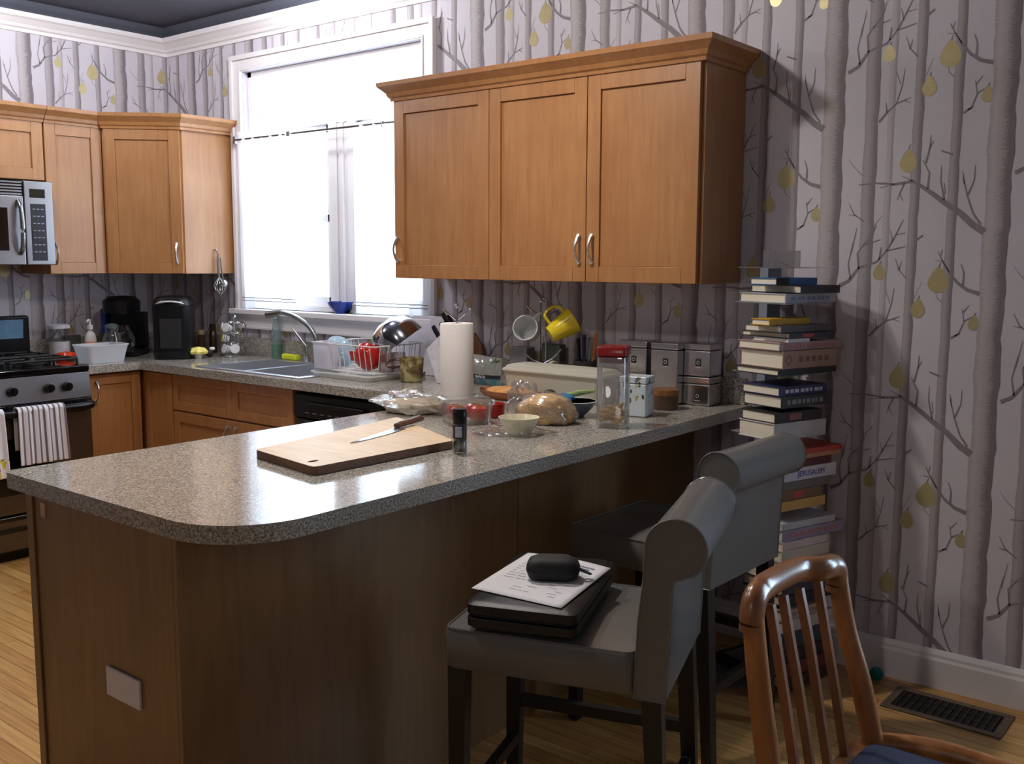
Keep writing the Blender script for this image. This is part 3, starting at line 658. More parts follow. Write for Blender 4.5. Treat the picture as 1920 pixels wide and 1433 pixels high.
lv = MB(); lv.tube([(a.x, a.y, CT + .03), a], [.011, .009], 8).tube([a, b], [.006, .0045], 8); lv.lathe([(0, 0), (.02, 0), (.02, .03), (0, .03)], (a.x, a.y, CT + .0055), 14)
lv.build('lever', CHROME, t)

# ---- stove
SX = .64; y1 = -.927; y0 = -1.69
t = thing('gas_stove', 'stainless and black gas stove with four burner grates on the left wall', 'stove', (.33, -1.3, 0))
MB().box(.02, SX - .02, y0, y1, .04, CT - .02).build('body', BLACKM, t)
MB().box(.02, SX + .02, y0, y1, CT - .02, CT + .012).build('cooktop', BLACKG, t, bevel=.008)
fz = on_x(100, 720, SX + .02).z
fp = MB(); fp.add([(SX - .02, y0, CT - .02), (SX - .02, y1, CT - .02), (SX - .02, y1, .765), (SX - .02, y0, .765), (SX + .012, y0, CT - .024), (SX + .012, y1, CT - .024), (SX + .03, y1, .765), (SX + .03, y0, .765)], [(3, 2, 1, 0), (4, 5, 6, 7), (0, 1, 5, 4), (2, 3, 7, 6), (1, 2, 6, 5), (3, 0, 4, 7)])
fp = fp.build('control_fascia', STEEL, t, bevel=.002)
for yy in (on_x(124, 721, SX + .02).y, on_x(90, 724, SX + .02).y, -1.32, -1.46, -1.56):
    k = MB(); k.T = frame((SX + .021, yy, .828), (0, 1, 0), (0, 0, 1)); k.lathe([(.023, 0), (.023, .012), (.02, .03), (.0, .03)], (0, 0, 0), 20).box(-.005, .005, -.02, .02, .03, .036)
    k.build('knob', BLACK, t, bevel=.0015)
MB().box(SX - .02, SX + .03, y0, y1, .705, .762).build('black_trim', BLACKG, t, bevel=.004)
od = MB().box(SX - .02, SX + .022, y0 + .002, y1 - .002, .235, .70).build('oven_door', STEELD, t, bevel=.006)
MB().box(SX + .0225, SX + .025, y0 + .12, y1 - .21, .33, .60).build('oven_window', BLACKG, od)
hd = MB(); P = [(SX + .02, y0 + .02, .735), (SX + .07, y0 + .05, .727), (SX + .075, -1.3, .727), (SX + .07, y1 - .05, .727), (SX + .02, y1 - .02, .735)]
hd.tube(smooth_path(P, 5), .02, 10); hd.build('oven_handle', BLACK, od)
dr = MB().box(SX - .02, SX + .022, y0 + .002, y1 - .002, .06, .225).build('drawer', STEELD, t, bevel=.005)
MB().box(SX + .021, SX + .03, y0 + .02, y1 - .02, .15, .172).box(SX + .021, SX + .024, y0 + .02, y1 - .02, .205, .222).build('drawer_grip', BLACKG, dr, bevel=.003)
MB().box(.06, SX - .03, y0 + .02, y1 - .02, 0, .06).build('kick_plate', BLACK, t)
# backguard
bgx = .05; q0 = on_x(30, 580, bgx); q1 = on_x(55, 628, bgx)
bgm = MB(); bgm.box(.012, .055, y0, y1, CT + .012, CT + .235)
bgd = bgm.build('backguard', BLACK, t, bevel=.012)
MB().add([(.0565, y0 + .1, CT + .115), (.0565, y1 - .04, CT + .115), (.0565, y1 - .035, CT + .215), (.0565, y0 + .1, CT + .215)], [(0, 1, 2, 3)]).build('control_glass', pm('blue_grey_glass_panel', S(120, 160, 190), .12, metal=.6), bgd)
for gx in (.19, .47):
    for gy in (-1.12, -1.48):
        g = MB(); h = .165; zz = CT + .04
        for a, b in (((-.12, -h), (.12, -h)), ((-.12, h), (.12, h)), ((-.12, -h), (-.12, h)), ((.12, -h), (.12, h)), ((-.12, 0), (-.03, 0)), ((.03, 0), (.12, 0)), ((0, -h), (0, -.04)), ((0, .04), (0, h))):
            g.tube([(gx + a[0], gy + a[1], zz), (gx + b[0], gy + b[1], zz)], .006, 6)
        for a in (-.12, .12):
            for b in (-h, h): g.tube([(gx + a, gy + b, zz), (gx + a, gy + b, CT + .012)], .006, 6)
        g.build('grate', BLACKM, t)
        MB().lathe([(0, 0), (.05, 0), (.05, .008), (.035, .012), (.035, .02), (0, .02)], (gx, gy, CT + .0125), 18).build('burner_cap', BLACKM, t)

# towels over the oven handle
def towel(ua, ub, vtop, vbot, label, mats, u_bot=None):
    px = SX + .098; A = on_x(ua, vtop, px); B = on_x(ub, vtop, px); zb = on_x((ua + ub) / 2, vbot, px).z; zt = .752
    def fn(s, t):
        y = A.y + (B.y - A.y) * s; wv = .004 * math.sin(s * 14) * (1 - .5 * t) + .004 * math.sin(s * 31 + 2)
        if t < .8: k = t / .8; return (px + wv + .006 * (1 - k), y + .012 * (1 - k) * (s - .2), zb + (zt - .012 - zb) * k)
        k = (t - .8) / .2
        if k <= .5: a = k * 2 * math.pi; return (SX + .075 + (.0235 + wv * .3) * math.cos(a), y, zt - .012 + .016 * math.sin(a))
        kk = (k - .5) * 2; return (SX + .05 + wv * .3, y, zt - .014 - .19 * kk)
    return tag(MB().grid(fn, 60, 50).build('dish_towel', mats, loc=(px, (A.y + B.y) / 2, zb), thick=.004), label, 'towel', 'towels on the oven handle')
TW1 = stripe_mat('striped_towel', S(226, 222, 228), S(120, 108, 116), 0, 9.0, duty=.36)
towel(33, 122, 765, 868, 'white dish towel with thin dark stripes on the oven handle', TW1)
mt, nt, b_ = newmat('fruit_print_towel'); N = nt.nodes; L = nt.links
uvn = N.new('ShaderNodeUVMap'); uvn.uv_map = 'UVMap'; sp = N.new('ShaderNodeSeparateXYZ'); L.new(uvn.outputs[0], sp.inputs[0])
vo = N.new('ShaderNodeTexVoronoi'); vo.inputs['Scale'].default_value = 16; L.new(uvn.outputs[0], vo.inputs['Vector'])
c1 = N.new('ShaderNodeValToRGB'); c1.color_ramp.interpolation = 'CONSTANT'; e = c1.color_ramp.elements; e[0].color = S(236, 234, 236); e[0].position = 0; e[1].position = .62; e[1].color = S(222, 200, 60)
k = e.new(.75); k.color = S(160, 60, 40); k = e.new(.85); k.color = S(90, 110, 60)
L.new(vo.outputs['Color'], c1.inputs[0])
lt = N.new('ShaderNodeMath'); lt.operation = 'LESS_THAN'; lt.inputs[1].default_value = .24; L.new(sp.outputs[1], lt.inputs[0])
mx = N.new('ShaderNodeMix'); mx.data_type = 'RGBA'; L.new(lt.outputs[0], mx.inputs[0]); mx.inputs[6].default_value = S(232, 232, 238); L.new(c1.outputs[0], mx.inputs[7]); L.new(mx.outputs[2], b_.inputs['Base Color']); b_.inputs['Roughness'].default_value = .9
towel(-78, 7, 775, 905, 'white dish towel with a yellow and red print along its hem', mt)

# ---- microwave
t = thing('microwave', 'stainless over the range microwave with black keypad', 'microwave', (.2, -1.3, 1.42))
my1, my0, mz0, mz1 = -.942, -1.70, 1.42, 1.835
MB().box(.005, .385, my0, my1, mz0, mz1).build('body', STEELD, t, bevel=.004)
yp = on_x(47, 420, .40).y
MB().box(.386, .405, yp, my1, mz0, mz1).build('control_panel', STEEL, t, bevel=.005)
a, b = on_x(55, 354, .406), on_x(84, 372, .406); MB().box(.4055, .408, a.y, b.y, b.z, a.z).build('display', pm('green_black_display', S(20, 30, 22), .15), t)
a, b = on_x(57, 382, .406), on_x(90, 489, .406)
kp = MB().box(.4055, .408, a.y, b.y, b.z, a.z).build('keypad', pm('dark_navy_keypad', S(22, 22, 36), .3), t)
kk = MB(); kw = (b.y - a.y); kh = (a.z - b.z)
for r_ in range(7):
    for c2 in range(3): kk.box(.408, .4084, a.y + kw * (.12 + .28 * c2), a.y + kw * (.30 + .28 * c2), a.z - kh * (.1 + .125 * r_), a.z - kh * (.085 + .125 * r_))
kk.build('key_lettering', pm('key_print', S(150, 150, 165), .6), kp)
md = MB().box(.386, .402, my0, yp - .003, mz0, mz1 - .075).build('door', STEEL, t, bevel=.005)
a = on_x(14, 400, .403); MB().box(.4025, .405, my0 + .06, a.y, mz0 + .07, mz1 - .135).build('door_window', BLACKG, md, bevel=.001)
h = on_x(38, 400, .42); P = [(.402, h.y, mz0 + .055), (.43, h.y, mz0 + .09), (.44, h.y, (mz0 + mz1) / 2 - .03), (.43, h.y, mz1 - .14), (.402, h.y, mz1 - .1)]
MB().tube(smooth_path(P, 5), .011, 10).build('handle', STEEL, md)
vg = MB(); vg.box(.384, .39, my0, yp - .003, mz1 - .072, mz1)
vg.build('vent_recess', BLACK, t)
for i in range(5): MB().box(.39, .404, my0 + .002, yp - .01, mz1 - .013 - .0145 * i, mz1 - .006 - .0145 * i).build('vent_slat', STEEL, t)

# ================================================================== ON THE SINK-SIDE WORKTOP
def solid_lathe(name, label, cat, u, vb, vt, rpx, prof, mat, y=None, n=28, group=None):
    """single turned thing; prof = [(radius fraction, height fraction)], from base pixel vb to top pixel vt"""
    p = on_z(u, vb) if y is None else on_y(u, vb, y); p.z = CT
    h = zv(p.x, p.y, vt) - CT; r = rpx * mpp(p)
    mb = MB().lathe([(a * r, b * h) for a, b in prof], (p.x, p.y, CT + .001), n)
    return tag(mb.build(name, mat, loc=(p.x, p.y, CT)), label, cat, group)
OPEN = [(.0, 0), (.86, 0), (.93, .05), (1, 1), (.94, 1), (.86, .07), (0, .06)]
# tub next to the stove
p = Vector((.50, -.775, CT)); mb = MB()
def rrect(w, d, r, n=4):
    out = []
    for cx, cy, a in ((w - r, d - r, 0), (-w + r, d - r, 90), (-w + r, -d + r, 180), (w - r, -d + r, 270)): out += arc((cx, cy), r, R(a), R(a + 90), n)
    return out
def loft(mb, secs, mat=0, cap0=True, cap1=False, smooth=True):
    n = len(secs[0]); vs = [q for s in secs for q in s]; fs = []
    for i in range(len(secs) - 1):
        for k in range(n): l = (k + 1) % n; fs.append((i * n + k, i * n + l, (i + 1) * n + l, (i + 1) * n + k))
    if cap0: fs.append(tuple(reversed(range(n))))
    if cap1: fs.append(tuple((len(secs) - 1) * n + k for k in range(n)))
    return mb.add(vs, fs, mat, smooth)
def tub(mb, c, w, d, h, taper=.82, r=.03, t=.002, rot=0, mat=0, lip=.004):
    co, si = math.cos(rot), math.sin(rot)
    def sec(f, z, e=0): return [(c[0] + co * (x * f) - si * (y * f), c[1] + si * (x * f) + co * (y * f), c[2] + z) for x, y in rrect(w / 2 + e, d / 2 + e, r)]
    return loft(mb, [sec(taper, 0), sec(taper * .5 + .5, h * .5), sec(1, h - .006), sec(1, h - .006, lip), sec(1, h, lip), sec(1, h, -t), sec(taper * .5 + .5, h * .5, -t), sec(taper, .003, -t)], mat, True, True)
h = zv(p.x + .1, p.y, 655) - CT
tub(mb, (p.x, p.y, CT + .001), .16, .24, .095)
tag(mb.build('plastic_tub', MILKW, loc=tuple(p)), 'empty frosted plastic tub on the worktop corner next to the stove', 'tub')
# canister with white lid, left of the soap
def at_y(u, v, y): q = on_y(u, v, y); return q
c = (.115, -.80); t = thing('canister', 'white canister with a clear top band and white lid behind the stove', 'canister', (c[0], c[1], CT))
MB().lathe([(0, 0), (.052, 0), (.054, .004), (.054, .09), (0, .09)], (*c, CT + .001)).build('body', pm('white_glazed_jar', S(214, 210, 214), .3), t)
MB().lathe([(.05, 0), (.05, .07)], (*c, CT + .0915)).build('clear_band', GLASS, t)
MB().lathe([(0, 0), (.057, 0), (.057, .018), (.04, .022), (0, .022)], (*c, CT + .162)).build('lid', pm('white_lid', S(214, 212, 218), .35), t)
# red egg-like pan rest
p = (.30, -.86); tag(MB().lathe([(0, 0), (.035, 0), (.05, .012), (.052, .03), (.04, .045), (0, .05)], (*p, CT + .001)).build('red_dish', pm('orange_red_enamel', S(214, 62, 30), .15), loc=(*p, CT)), 'small orange red enamel dish next to the cooktop', 'dish')
# soap pump
p = (.24, -.69); t = thing('soap_pump', 'clear hand soap pump bottle with orange label behind the frosted tub', 'soap bottle', (*p, CT))
MB().lathe([(0, 0), (.03, 0), (.033, .01), (.033, .1), (.026, .13), (.012, .145), (.012, .155), (0, .155)], (*p, CT + .001), sx=.8).build('bottle', pm('pearly_soap_plastic', S(214, 206, 200), .2), t)
MB().lathe([(.0338, .02), (.0338, .09)], (*p, CT + .001), sx=.82).build('label', stripe_mat('soap_label', S(226, 160, 110), S(196, 84, 50), 1, 3), t)
pp = MB(); pp.lathe([(0, 0), (.016, 0), (.016, .02), (.006, .024), (.006, .05), (0, .05)], (*p, CT + .157), 14); pp.tube([(p[0], p[1], CT + .205), (p[0] + .02, p[1] - .02, CT + .206), (p[0] + .034, p[1] - .034, CT + .198)], .007, 8)
pp.build('pump', CERW, t)
# slate-coloured coaster slab behind
p = (.12, -.70); t = MB().box(.03, .075, -.745, -.655, CT + .001, CT + .115); tag(t.build('spice_box', pm('olive_grey_card', S(70, 68, 60), .6), bevel=.004), 'small olive grey box between the white canister and the soap pump', 'box')
# coffee maker with glass carafe (dark, back in the corner)
p = (.20, -.46); t = thing('coffee_maker', 'black drip coffee maker with glass carafe in the dark corner', 'coffee maker', (*p, CT), R(40))
base = Matrix.Translation((p[0], p[1], CT)) @ Matrix.Rotation(R(40), 4, 'Z')
def loc_mb(): mb = MB(); mb.T = base; return mb
loc_mb().box(-.1, .1, -.16, .1, .001, .035).build('base', BLACK, t, bevel=.01)
loc_mb().box(-.1, .1, .02, .1, .035, .24).build('water_tank', BLACK, t, bevel=.012)
loc_mb().lathe([(0, 0), (.095, 0), (.1, .02), (.1, .07), (.07, .095), (0, .1)], (0, -.04, .235), 28).build('brew_head', BLACK, t)
cf = loc_mb().lathe([(0, 0), (.062, 0), (.072, .02), (.075, .06), (.05, .115), (.045, .13)], (0, -.065, .037), 28).build('carafe', GLASS, t)
loc_mb().tube(smooth_path([(0, -.10, .165), (0, -.16, .16), (0, -.165, .10), (0, -.13, .06)], 4), .01, 8, flat=.6).build('carafe_handle', BLACK, cf)
loc_mb().box(-.128, -.102, -.02, .06, .12, .26).build('side_panel', BLUE, t, bevel=.006)
# glass jug in front of it
p = (.385, -.645); t = thing('glass_jug', 'clear glass jug standing between the soap pump and the black coffee maker', 'jug', (*p, CT))
MB().lathe([(0, 0), (.055, 0), (.065, .02), (.066, .06), (.045, .12), (.032, .15), (.036, .165)], (*p, CT + .001)).build('body', GLASS, t)
MB().lathe([(0, 0), (.034, 0), (.034, .018), (.01, .025), (0, .025)], (*p, CT + .167), 20).build('lid', pm('grey_green_plastic', S(86, 96, 96), .3), t)
MB().tube(smooth_path([(p[0] + .03, p[1] + .02, CT + .15), (p[0] + .08, p[1] + .05, CT + .145), (p[0] + .085, p[1] + .05, CT + .07), (p[0] + .06, p[1] + .02, CT + .04)], 4), .008, 8).build('handle', BLACK, t)
# single cup brewer
k = on_z(309, 676); p = (k.x - .10, k.y + .13); t = thing('pod_brewer', 'tall black single cup pod brewer with a chrome lid ring in the corner', 'coffee maker', (*p, CT))
hk = zv(p[0] + .1, p[1] - .1, 556) - CT
base = Matrix.Translation((p[0], p[1], CT)) @ Matrix.Rotation(R(48), 4, 'Z')   # local -y looks into the room
def sec(w, d, z, r, oy=0): return [tuple(Vector((x, y + oy, z))) for x, y in rrect(w, d, r)]
b = loc_mb(); loft(b, [sec(.098, .13, .002, .05), sec(.10, .135, .02, .05), sec(.10, .135, .045, .05)], 0, True, True); b.build('base', BLACK, t)
b = loc_mb(); loft(b, [sec(.097, .132, .046, .05), sec(.098, .132, hk - .085, .05), sec(.098, .132, hk - .05, .05)], 0, True, True); b.build('body', BLACK, t)
b = loc_mb(); loft(b, [sec(.098, .132, hk - .049, .05), sec(.094, .125, hk - .025, .05), sec(.08, .105, hk - .006, .05), sec(.05, .07, hk, .04)], 0, True, True); lid = b.build('lid', BLACK, t)
P = [(.072 * math.sin(a), -.132 + .03 * (1 - math.cos(a)) * 1.2 - .004, hk - .05 + .022 * math.cos(a)) for a in [R(x) for x in range(-75, 76, 10)]]
loc_mb().tube(P, .011, 10, flat=.5).build('lid_ring', pm('silver_plastic', S(206, 206, 210), .3, metal=.4), lid)
loc_mb().box(-.055, .055, -.139, -.131, .06, hk - .12).build('cup_bay', BLACKM, t, bevel=.003)
# bottles in the dark corner behind the carousel
for u, v, lab, col, h_ in ((378, 655, 'spice jar with a cream lid and brown label in the dark corner', S(70, 50, 34), .13), (400, 655, 'dark brown bottle behind the pod carousel', S(46, 26, 18), .17)):
    q = on_y(u, v, -.10); q.z = CT; t = thing('spice_jar' if h_ < .15 else 'brown_bottle', lab, 'jar' if h_ < .15 else 'bottle', (q.x, q.y, CT))
    MB().lathe([(0, 0), (.02, 0), (.022, .005), (.022, h_ * .72), (.014, h_ * .78), (0, h_ * .78)], (q.x, q.y, CT + .001), 18).build('body', pm('brown_glass_%d' % u, col, .2), t)
    MB().lathe([(0, 0), (.018, 0), (.018, h_ * .2), (0, h_ * .21)], (q.x, q.y, CT + h_ * .78 + .001), 18).build('cap', pm('cream_cap' if h_ < .15 else 'dark_cap', S(170, 156, 112) if h_ < .15 else S(30, 24, 22), .4), t)
# flower dish brush and black scrubber
q = on_z(372, 672); t = thing('dish_scrubber', 'yellow flower shaped dish scrubber in a white holder next to the sink', 'scrubber', (q.x, q.y, CT))
MB().lathe([(0, 0), (.018, 0), (.022, .02), (.02, .022), (0, .022)], (q.x, q.y, CT + .001), 18).build('holder', CERW, t)
MB().lathe([(.01, -.005), (.046, 0), (.05, .012), (.036, .03), (0, .038)], (q.x, q.y, CT + .026), 40, wob=lambda a, k: 1 + .1 * math.cos(9 * a)).build('flower_head', pm('pale_yellow_bristle', S(232, 218, 120), .8), t)
q = on_z(393, 670); t = thing('round_scrubber', 'black round scrubber with white knob beside the yellow flower scrubber', 'scrubber', (q.x, q.y, CT))
MB().blob((q.x, q.y, CT + .024), .022, seed=3).build('pad', BLACKM, t)
MB().lathe([(0, 0), (.012, 0), (.016, .008), (.012, .016), (0, .018)], (q.x + .012, q.y + .01, CT + .04), 16).build('knob', CERW, t)
# pod carousel
q = on_z(441, 668); CX, CY = q.x, q.y; t = thing('pod_carousel', 'chrome wire coffee pod carousel at the end of the sink', 'pod holder', (CX, CY, CT))
MB().lathe([(0, 0), (.078, 0), (.08, .004), (.07, .01), (.012, .012), (0, .014)], (CX, CY, CT + .001), 32).build('base', CHROME, t)
ht = zv(CX, CY, 592) - CT
MB().tube([(CX, CY, CT + .012), (CX, CY, CT + ht - .012)], .004, 8).build('post', CHROME, t)
MB().lathe([(0, -.013), (.009, -.009), (.013, 0), (.009, .009), (0, .013)], (CX, CY, CT + ht - .006), 14).build('finial', CHROME, t)
podc = [[0, 1], [0], [0, 1, 5]]; podm = pm('pod_white', S(228, 226, 224), .35); lidm = [pm('pod_lid_white', S(214, 210, 214), .3), pm('pod_lid_yellow', S(214, 188, 70), .35)]
for lv_, zz in enumerate((CT + ht * .72, CT + ht * .46, CT + ht * .2)):
    ring = MB(); ring.tube([(CX + .05 * math.cos(R(a)), CY + .05 * math.sin(R(a)), zz + .026) for a in range(0, 360, 20)], .002, 6, closed=True)
    ring.tube([(CX, CY, zz + .026), (CX + .05, CY, zz + .026)], .002, 6)
    ring.build('tier_ring', CHROME, t)
    for i in range(6):
        a = R(-140 + 60 * i + 22 * lv_); d = Vector((math.cos(a), math.sin(a), .25)).normalized(); c = Vector((CX, CY, zz)) + Vector((math.cos(a), math.sin(a), 0)) * .06
        m4 = frame(c, (-math.sin(a), math.cos(a), 0), d.cross(Vector((-math.sin(a), math.cos(a), 0))))
        lp = MB(); lp.T = m4; lp.tube([(.024 * math.cos(R(x)), .024 * math.sin(R(x)), 0) for x in range(0, 360, 24)], .0018, 6, closed=True); lp.build('pod_loop', CHROME, t)
        if i in podc[lv_]:
            pd = thing('coffee_pod', ['white coffee pod in the top tier of the carousel, %s', 'coffee pod with a yellow lid in the middle tier of the carousel%s', 'white coffee pod in the bottom tier of the carousel, %s'][lv_] % ({0: 'on the side facing the tub', 1: 'on the side facing the room', 5: 'on the side facing the tap'}[i] if lv_ != 1 else ''), 'pod', tuple(c), group='pods in the carousel')
            b = MB(); b.T = m4; b.lathe([(0, -.03), (.016, -.03), (.018, -.026), (.0225, .006), (.0, .006)], (0, 0, 0), 18); b.build('cup', podm, pd)
            b = MB(); b.T = m4; b.lathe([(0, .0062), (.0255, .0062), (.0255, .008), (0, .0085)], (0, 0, 0), 18); b.build('foil_lid', lidm[1 if lv_ == 1 else 0], pd)
# utensils hanging on the side of the corner cupboard
q = on_x(404, 478, c_ + .004); HX = c_ + .002
t = thing('utensil_hook', 'chrome hook on the side of the corner cupboard', 'hook', (HX, q.y, q.z))
MB().tube(smooth_path([(HX, q.y, q.z + .03), (HX + .012, q.y, q.z + .02), (HX + .022, q.y, q.z - .005), (HX + .028, q.y, q.z + .008)], 4), .0035, 8).lathe([(0, 0), (.012, 0), (.012, .004), (0, .004)], (HX + .003, q.y, q.z + .026), 12).build('hook', CHROME, t)
zb_ = on_x(402, 553, HX).z; zm = on_x(404, 520, HX).z
t = thing('whisk', 'chrome balloon whisk hanging on the side of the corner cupboard', 'whisk', (HX + .025, q.y, zb_))
MB().tube([(HX + .024, q.y, q.z), (HX + .026, q.y, zm)], [.005, .007], 8).build('handle', STEEL, t)
wk = MB()
for i in range(6):
    a = R(30 * i); P = []
    for k in range(13):
        s = k / 12; th = math.pi * s; P.append((HX + .034 + .026 * math.sin(th) * math.cos(a) * (1 if k < 6.5 else 1) * (1 if s < .5 else 1), q.y + .034 * math.sin(th) * math.sin(a), zm - (zm - zb_) * s))
    wk.tube(P, .0013, 5)
    wk.tube([(2 * (HX + .034) - x, 2 * q.y - y, z) for x, y, z in P], .0013, 5)
wk.build('wire_balloon', CHROME, t)
t = thing('measuring_spoon', 'round chrome measuring scoop hanging beside the whisk', 'scoop', (HX + .02, q.y - .05, zb_))
MB().tube([(HX + .02, q.y + .018, q.z - .015), (HX + .02, q.y + .03, zm - .01)], [.003, .005], 8).build('handle', STEEL, t)
MB().blob((HX + .026, q.y + .034, zm - .035), .024, sx=.8).build('bowl', CHROME, t)

# soap bottle and sponge at the back of the sink
q = on_y(519, 668, -.052); SBX, SBY = q.x, -.052; t = thing('dish_soap_bottle', 'clear dish soap bottle with green liquid behind the sink', 'soap bottle', (SBX, SBY, CT))
hb = zv(SBX, SBY, 590) - CT
MB().lathe([(0, 0), (.025, 0), (.027, .006), (.027, hb * .55), (.02, hb * .75), (.013, hb * .86), (.013, hb * .9), (0, hb * .9)], (SBX, SBY, CT + .001), 20).build('bottle', clear('soap_bottle_plastic', tint=S(226, 238, 240), gloss=.15, haze=.25, hazecol=S(220, 232, 236)), t)
MB().lathe([(0, 0), (.0262, 0), (.0262, hb * .3), (0, hb * .3)], (SBX, SBY, CT + .004), 20).build('green_liquid', pm('green_soap', S(16, 150, 96), .2), t)
MB().lathe([(0, 0), (.014, 0), (.014, .02), (.006, .024), (0, .026)], (SBX, SBY, CT + hb * .9 + .001), 14).build('cap', clear('pale_blue_cap', haze=.8, hazecol=S(190, 226, 226)), t)
q = on_y(548, 672, -.072); tag(MB().box(q.x - .055, q.x + .065, -.105, -.065, CT + .006, CT + .036).build('sponge', pm('lime_sponge', S(214, 222, 50), .9, var=.1, scale=200, bump=.6), bevel=.01, seg=3), 'lime yellow sponge on the back rim of the sink', 'sponge')

# dish rack
t = thing('drying_mat_tray', 'white plastic drain tray under the dish rack', 'tray', (1.99, -.29, CT))
tb_ = MB(); tub(tb_, (2.0, -.285, CT + .001), .40, .36, .024, taper=.97, r=.02, t=.006, lip=.004); tb_.build('tray', CERW, t)
rb_ = MB()
for i in range(7): rb_.box(1.84 + .05 * i, 1.846 + .05 * i, -.44, -.13, CT + .005, CT + .012)
rb_.build('ribs', CERW, t)
RX0, RX1, RY0, RY1 = 1.80, 2.215, -.45, -.12
rz1 = zv(RX0, RY0, 642); rz0 = CT + .034
t = thing('dish_rack', 'white wire dish rack drying dishes next to the sink', 'dish rack', ((RX0 + RX1) / 2, -.285, CT + .03))
WIRE = pm('white_coated_wire', S(226, 222, 220), .35)
def loop(x0, x1, y0, y1, z, r=.02):
    cx, cy = (x0 + x1) / 2, (y0 + y1) / 2; return [(cx + x, cy + y, z) for x, y in rrect((x1 - x0) / 2, (y1 - y0) / 2, r)]
MB().tube(loop(RX0, RX1, RY0, RY1, rz1), .003, 7, closed=True).build('top_rim', WIRE, t)
wb = MB(); ins = .018; wb.tube(loop(RX0 + ins, RX1 - ins, RY0 + ins, RY1 - ins, rz0), .0028, 7, closed=True)
for i in range(11):
    x = RX0 + .03 + (RX1 - RX0 - .06) * i / 10; P = [(x, RY0, rz1), (x, RY0 + ins, rz0), (x, RY1 - ins, rz0), (x, RY1, rz1)]
    if i not in (0, 1, 2): wb.tube(P, .002, 6)
    else: wb.tube(P[1:3], .002, 6)
for i in range(6):
    y = RY0 + .04 + (RY1 - RY0 - .08) * i / 5; wb.tube([(RX0, y, rz1), (RX0 + ins, y, rz0), (RX1 - ins, y, rz0), (RX1, y, rz1)], .002, 6)
for x in (RX0 + .19,):
    wb.tube(smooth_path([(x - .012, RY0 + .006, rz0 + .02), (x + .002, RY0 - .001, rz0 + .075), (x + .02, RY0, rz0 + .085), (x + .022, RY0, rz0 + .068), (x + .006, RY0, rz0 + .06), (x - .002, RY0 + .006, rz0 + .02)], 4), .0022, 6)
wb.build('wire_basket', WIRE, t)
q = on_y(604, 690, RY0 - .02)
tb_ = MB(); tub(tb_, (RX0 + .055, RY0 + .035, rz0 + .004), .115, .075, rz1 - rz0, taper=.9, r=.015, t=.003)
tag(tb_.build('utensil_caddy', clear('white_frosted_caddy', haze=.9, hazecol=S(228, 226, 232))), 'frosted white utensil caddy at the sink end of the dish rack', 'caddy')
def tilted(c, axis, mb_fn, up=(0, 0, 1)):
    axis = Vector(axis).normalized(); x = Vector(up).cross(axis)
    if x.length < 1e-3: x = Vector((1, 0, 0))
    mb = MB(); mb.T = frame(c, x, axis.cross(x)); mb_fn(mb); return mb
BOWLP = lambda r, h, t=.004: [(0, 0), (r * .45, 0), (r * .72, h * .22), (r * .92, h * .6), (r, h), (r - t, h), (r * .9 - t, h * .6), (r * .7 - t, h * .26), (r * .4, h * .08), (0, h * .08)]
c = on_y(634, 664, RY0 + .12); tag(tilted(c, (-.25, .9, .45), lambda m_: m_.lathe(BOWLP(.082, .05), (0, 0, -.02), 32)).build('cereal_bowl', pm('pale_blue_glaze', S(176, 206, 226), .15, var=.1, scale=12), loc=tuple(c)), 'pale blue bowl propped on its side behind the white caddy', 'bowl')
c = on_y(684, 674, RY0 + .06); rd = tilted(c, (-.25, .95, .35), lambda m_: m_.lathe(BOWLP(.068, .055), (0, 0, -.02), 36))
t = thing('casserole_dish', 'small red casserole dish on its side behind the rack wires', 'dish', tuple(c)); rd.build('dish', RED, t)
hx = MB(); hx.T = rd.T; hx.box(-.095, -.06, -.025, .025, .024, .034).box(.06, .095, -.025, .025, .024, .034); hx.build('lug_handles', RED, t, bevel=.006)
c = on_y(742, 634, RY0 + .2); tag(tilted(c, (-.45, -.35, .8), lambda m_: m_.lathe([(.0, .085), (.04, .085), (.085, .062), (.115, .02), (.125, -.03), (.129, -.03), (.118, .022), (.088, .066), (.04, .09), (0, .09)], (0, 0, 0), 40)).build('mixing_bowl', pm('polished_steel', S(206, 206, 210), .08, metal=1, var=.02), loc=tuple(c)), 'large polished steel mixing bowl upside down on the dish rack', 'bowl')
for u, v, yy, lab in ((724, 690, .1, 'upturned clear drinking glass next to the red dish in the rack'), (748, 676, .16, 'upturned clear drinking glass under the steel mixing bowl')):
    c = on_y(u, v, RY0 + yy); c.z = rz0 + .004; tag(MB().lathe([(.036, 0), (.03, .085), (0, .085)], tuple(c), 22).build('drinking_glass', clear('rosy_glass', tint=S(236, 224, 222), gloss=.25, haze=.12, hazecol=S(224, 200, 196)), loc=tuple(c)), lab, 'glass', 'glasses drying in the rack')
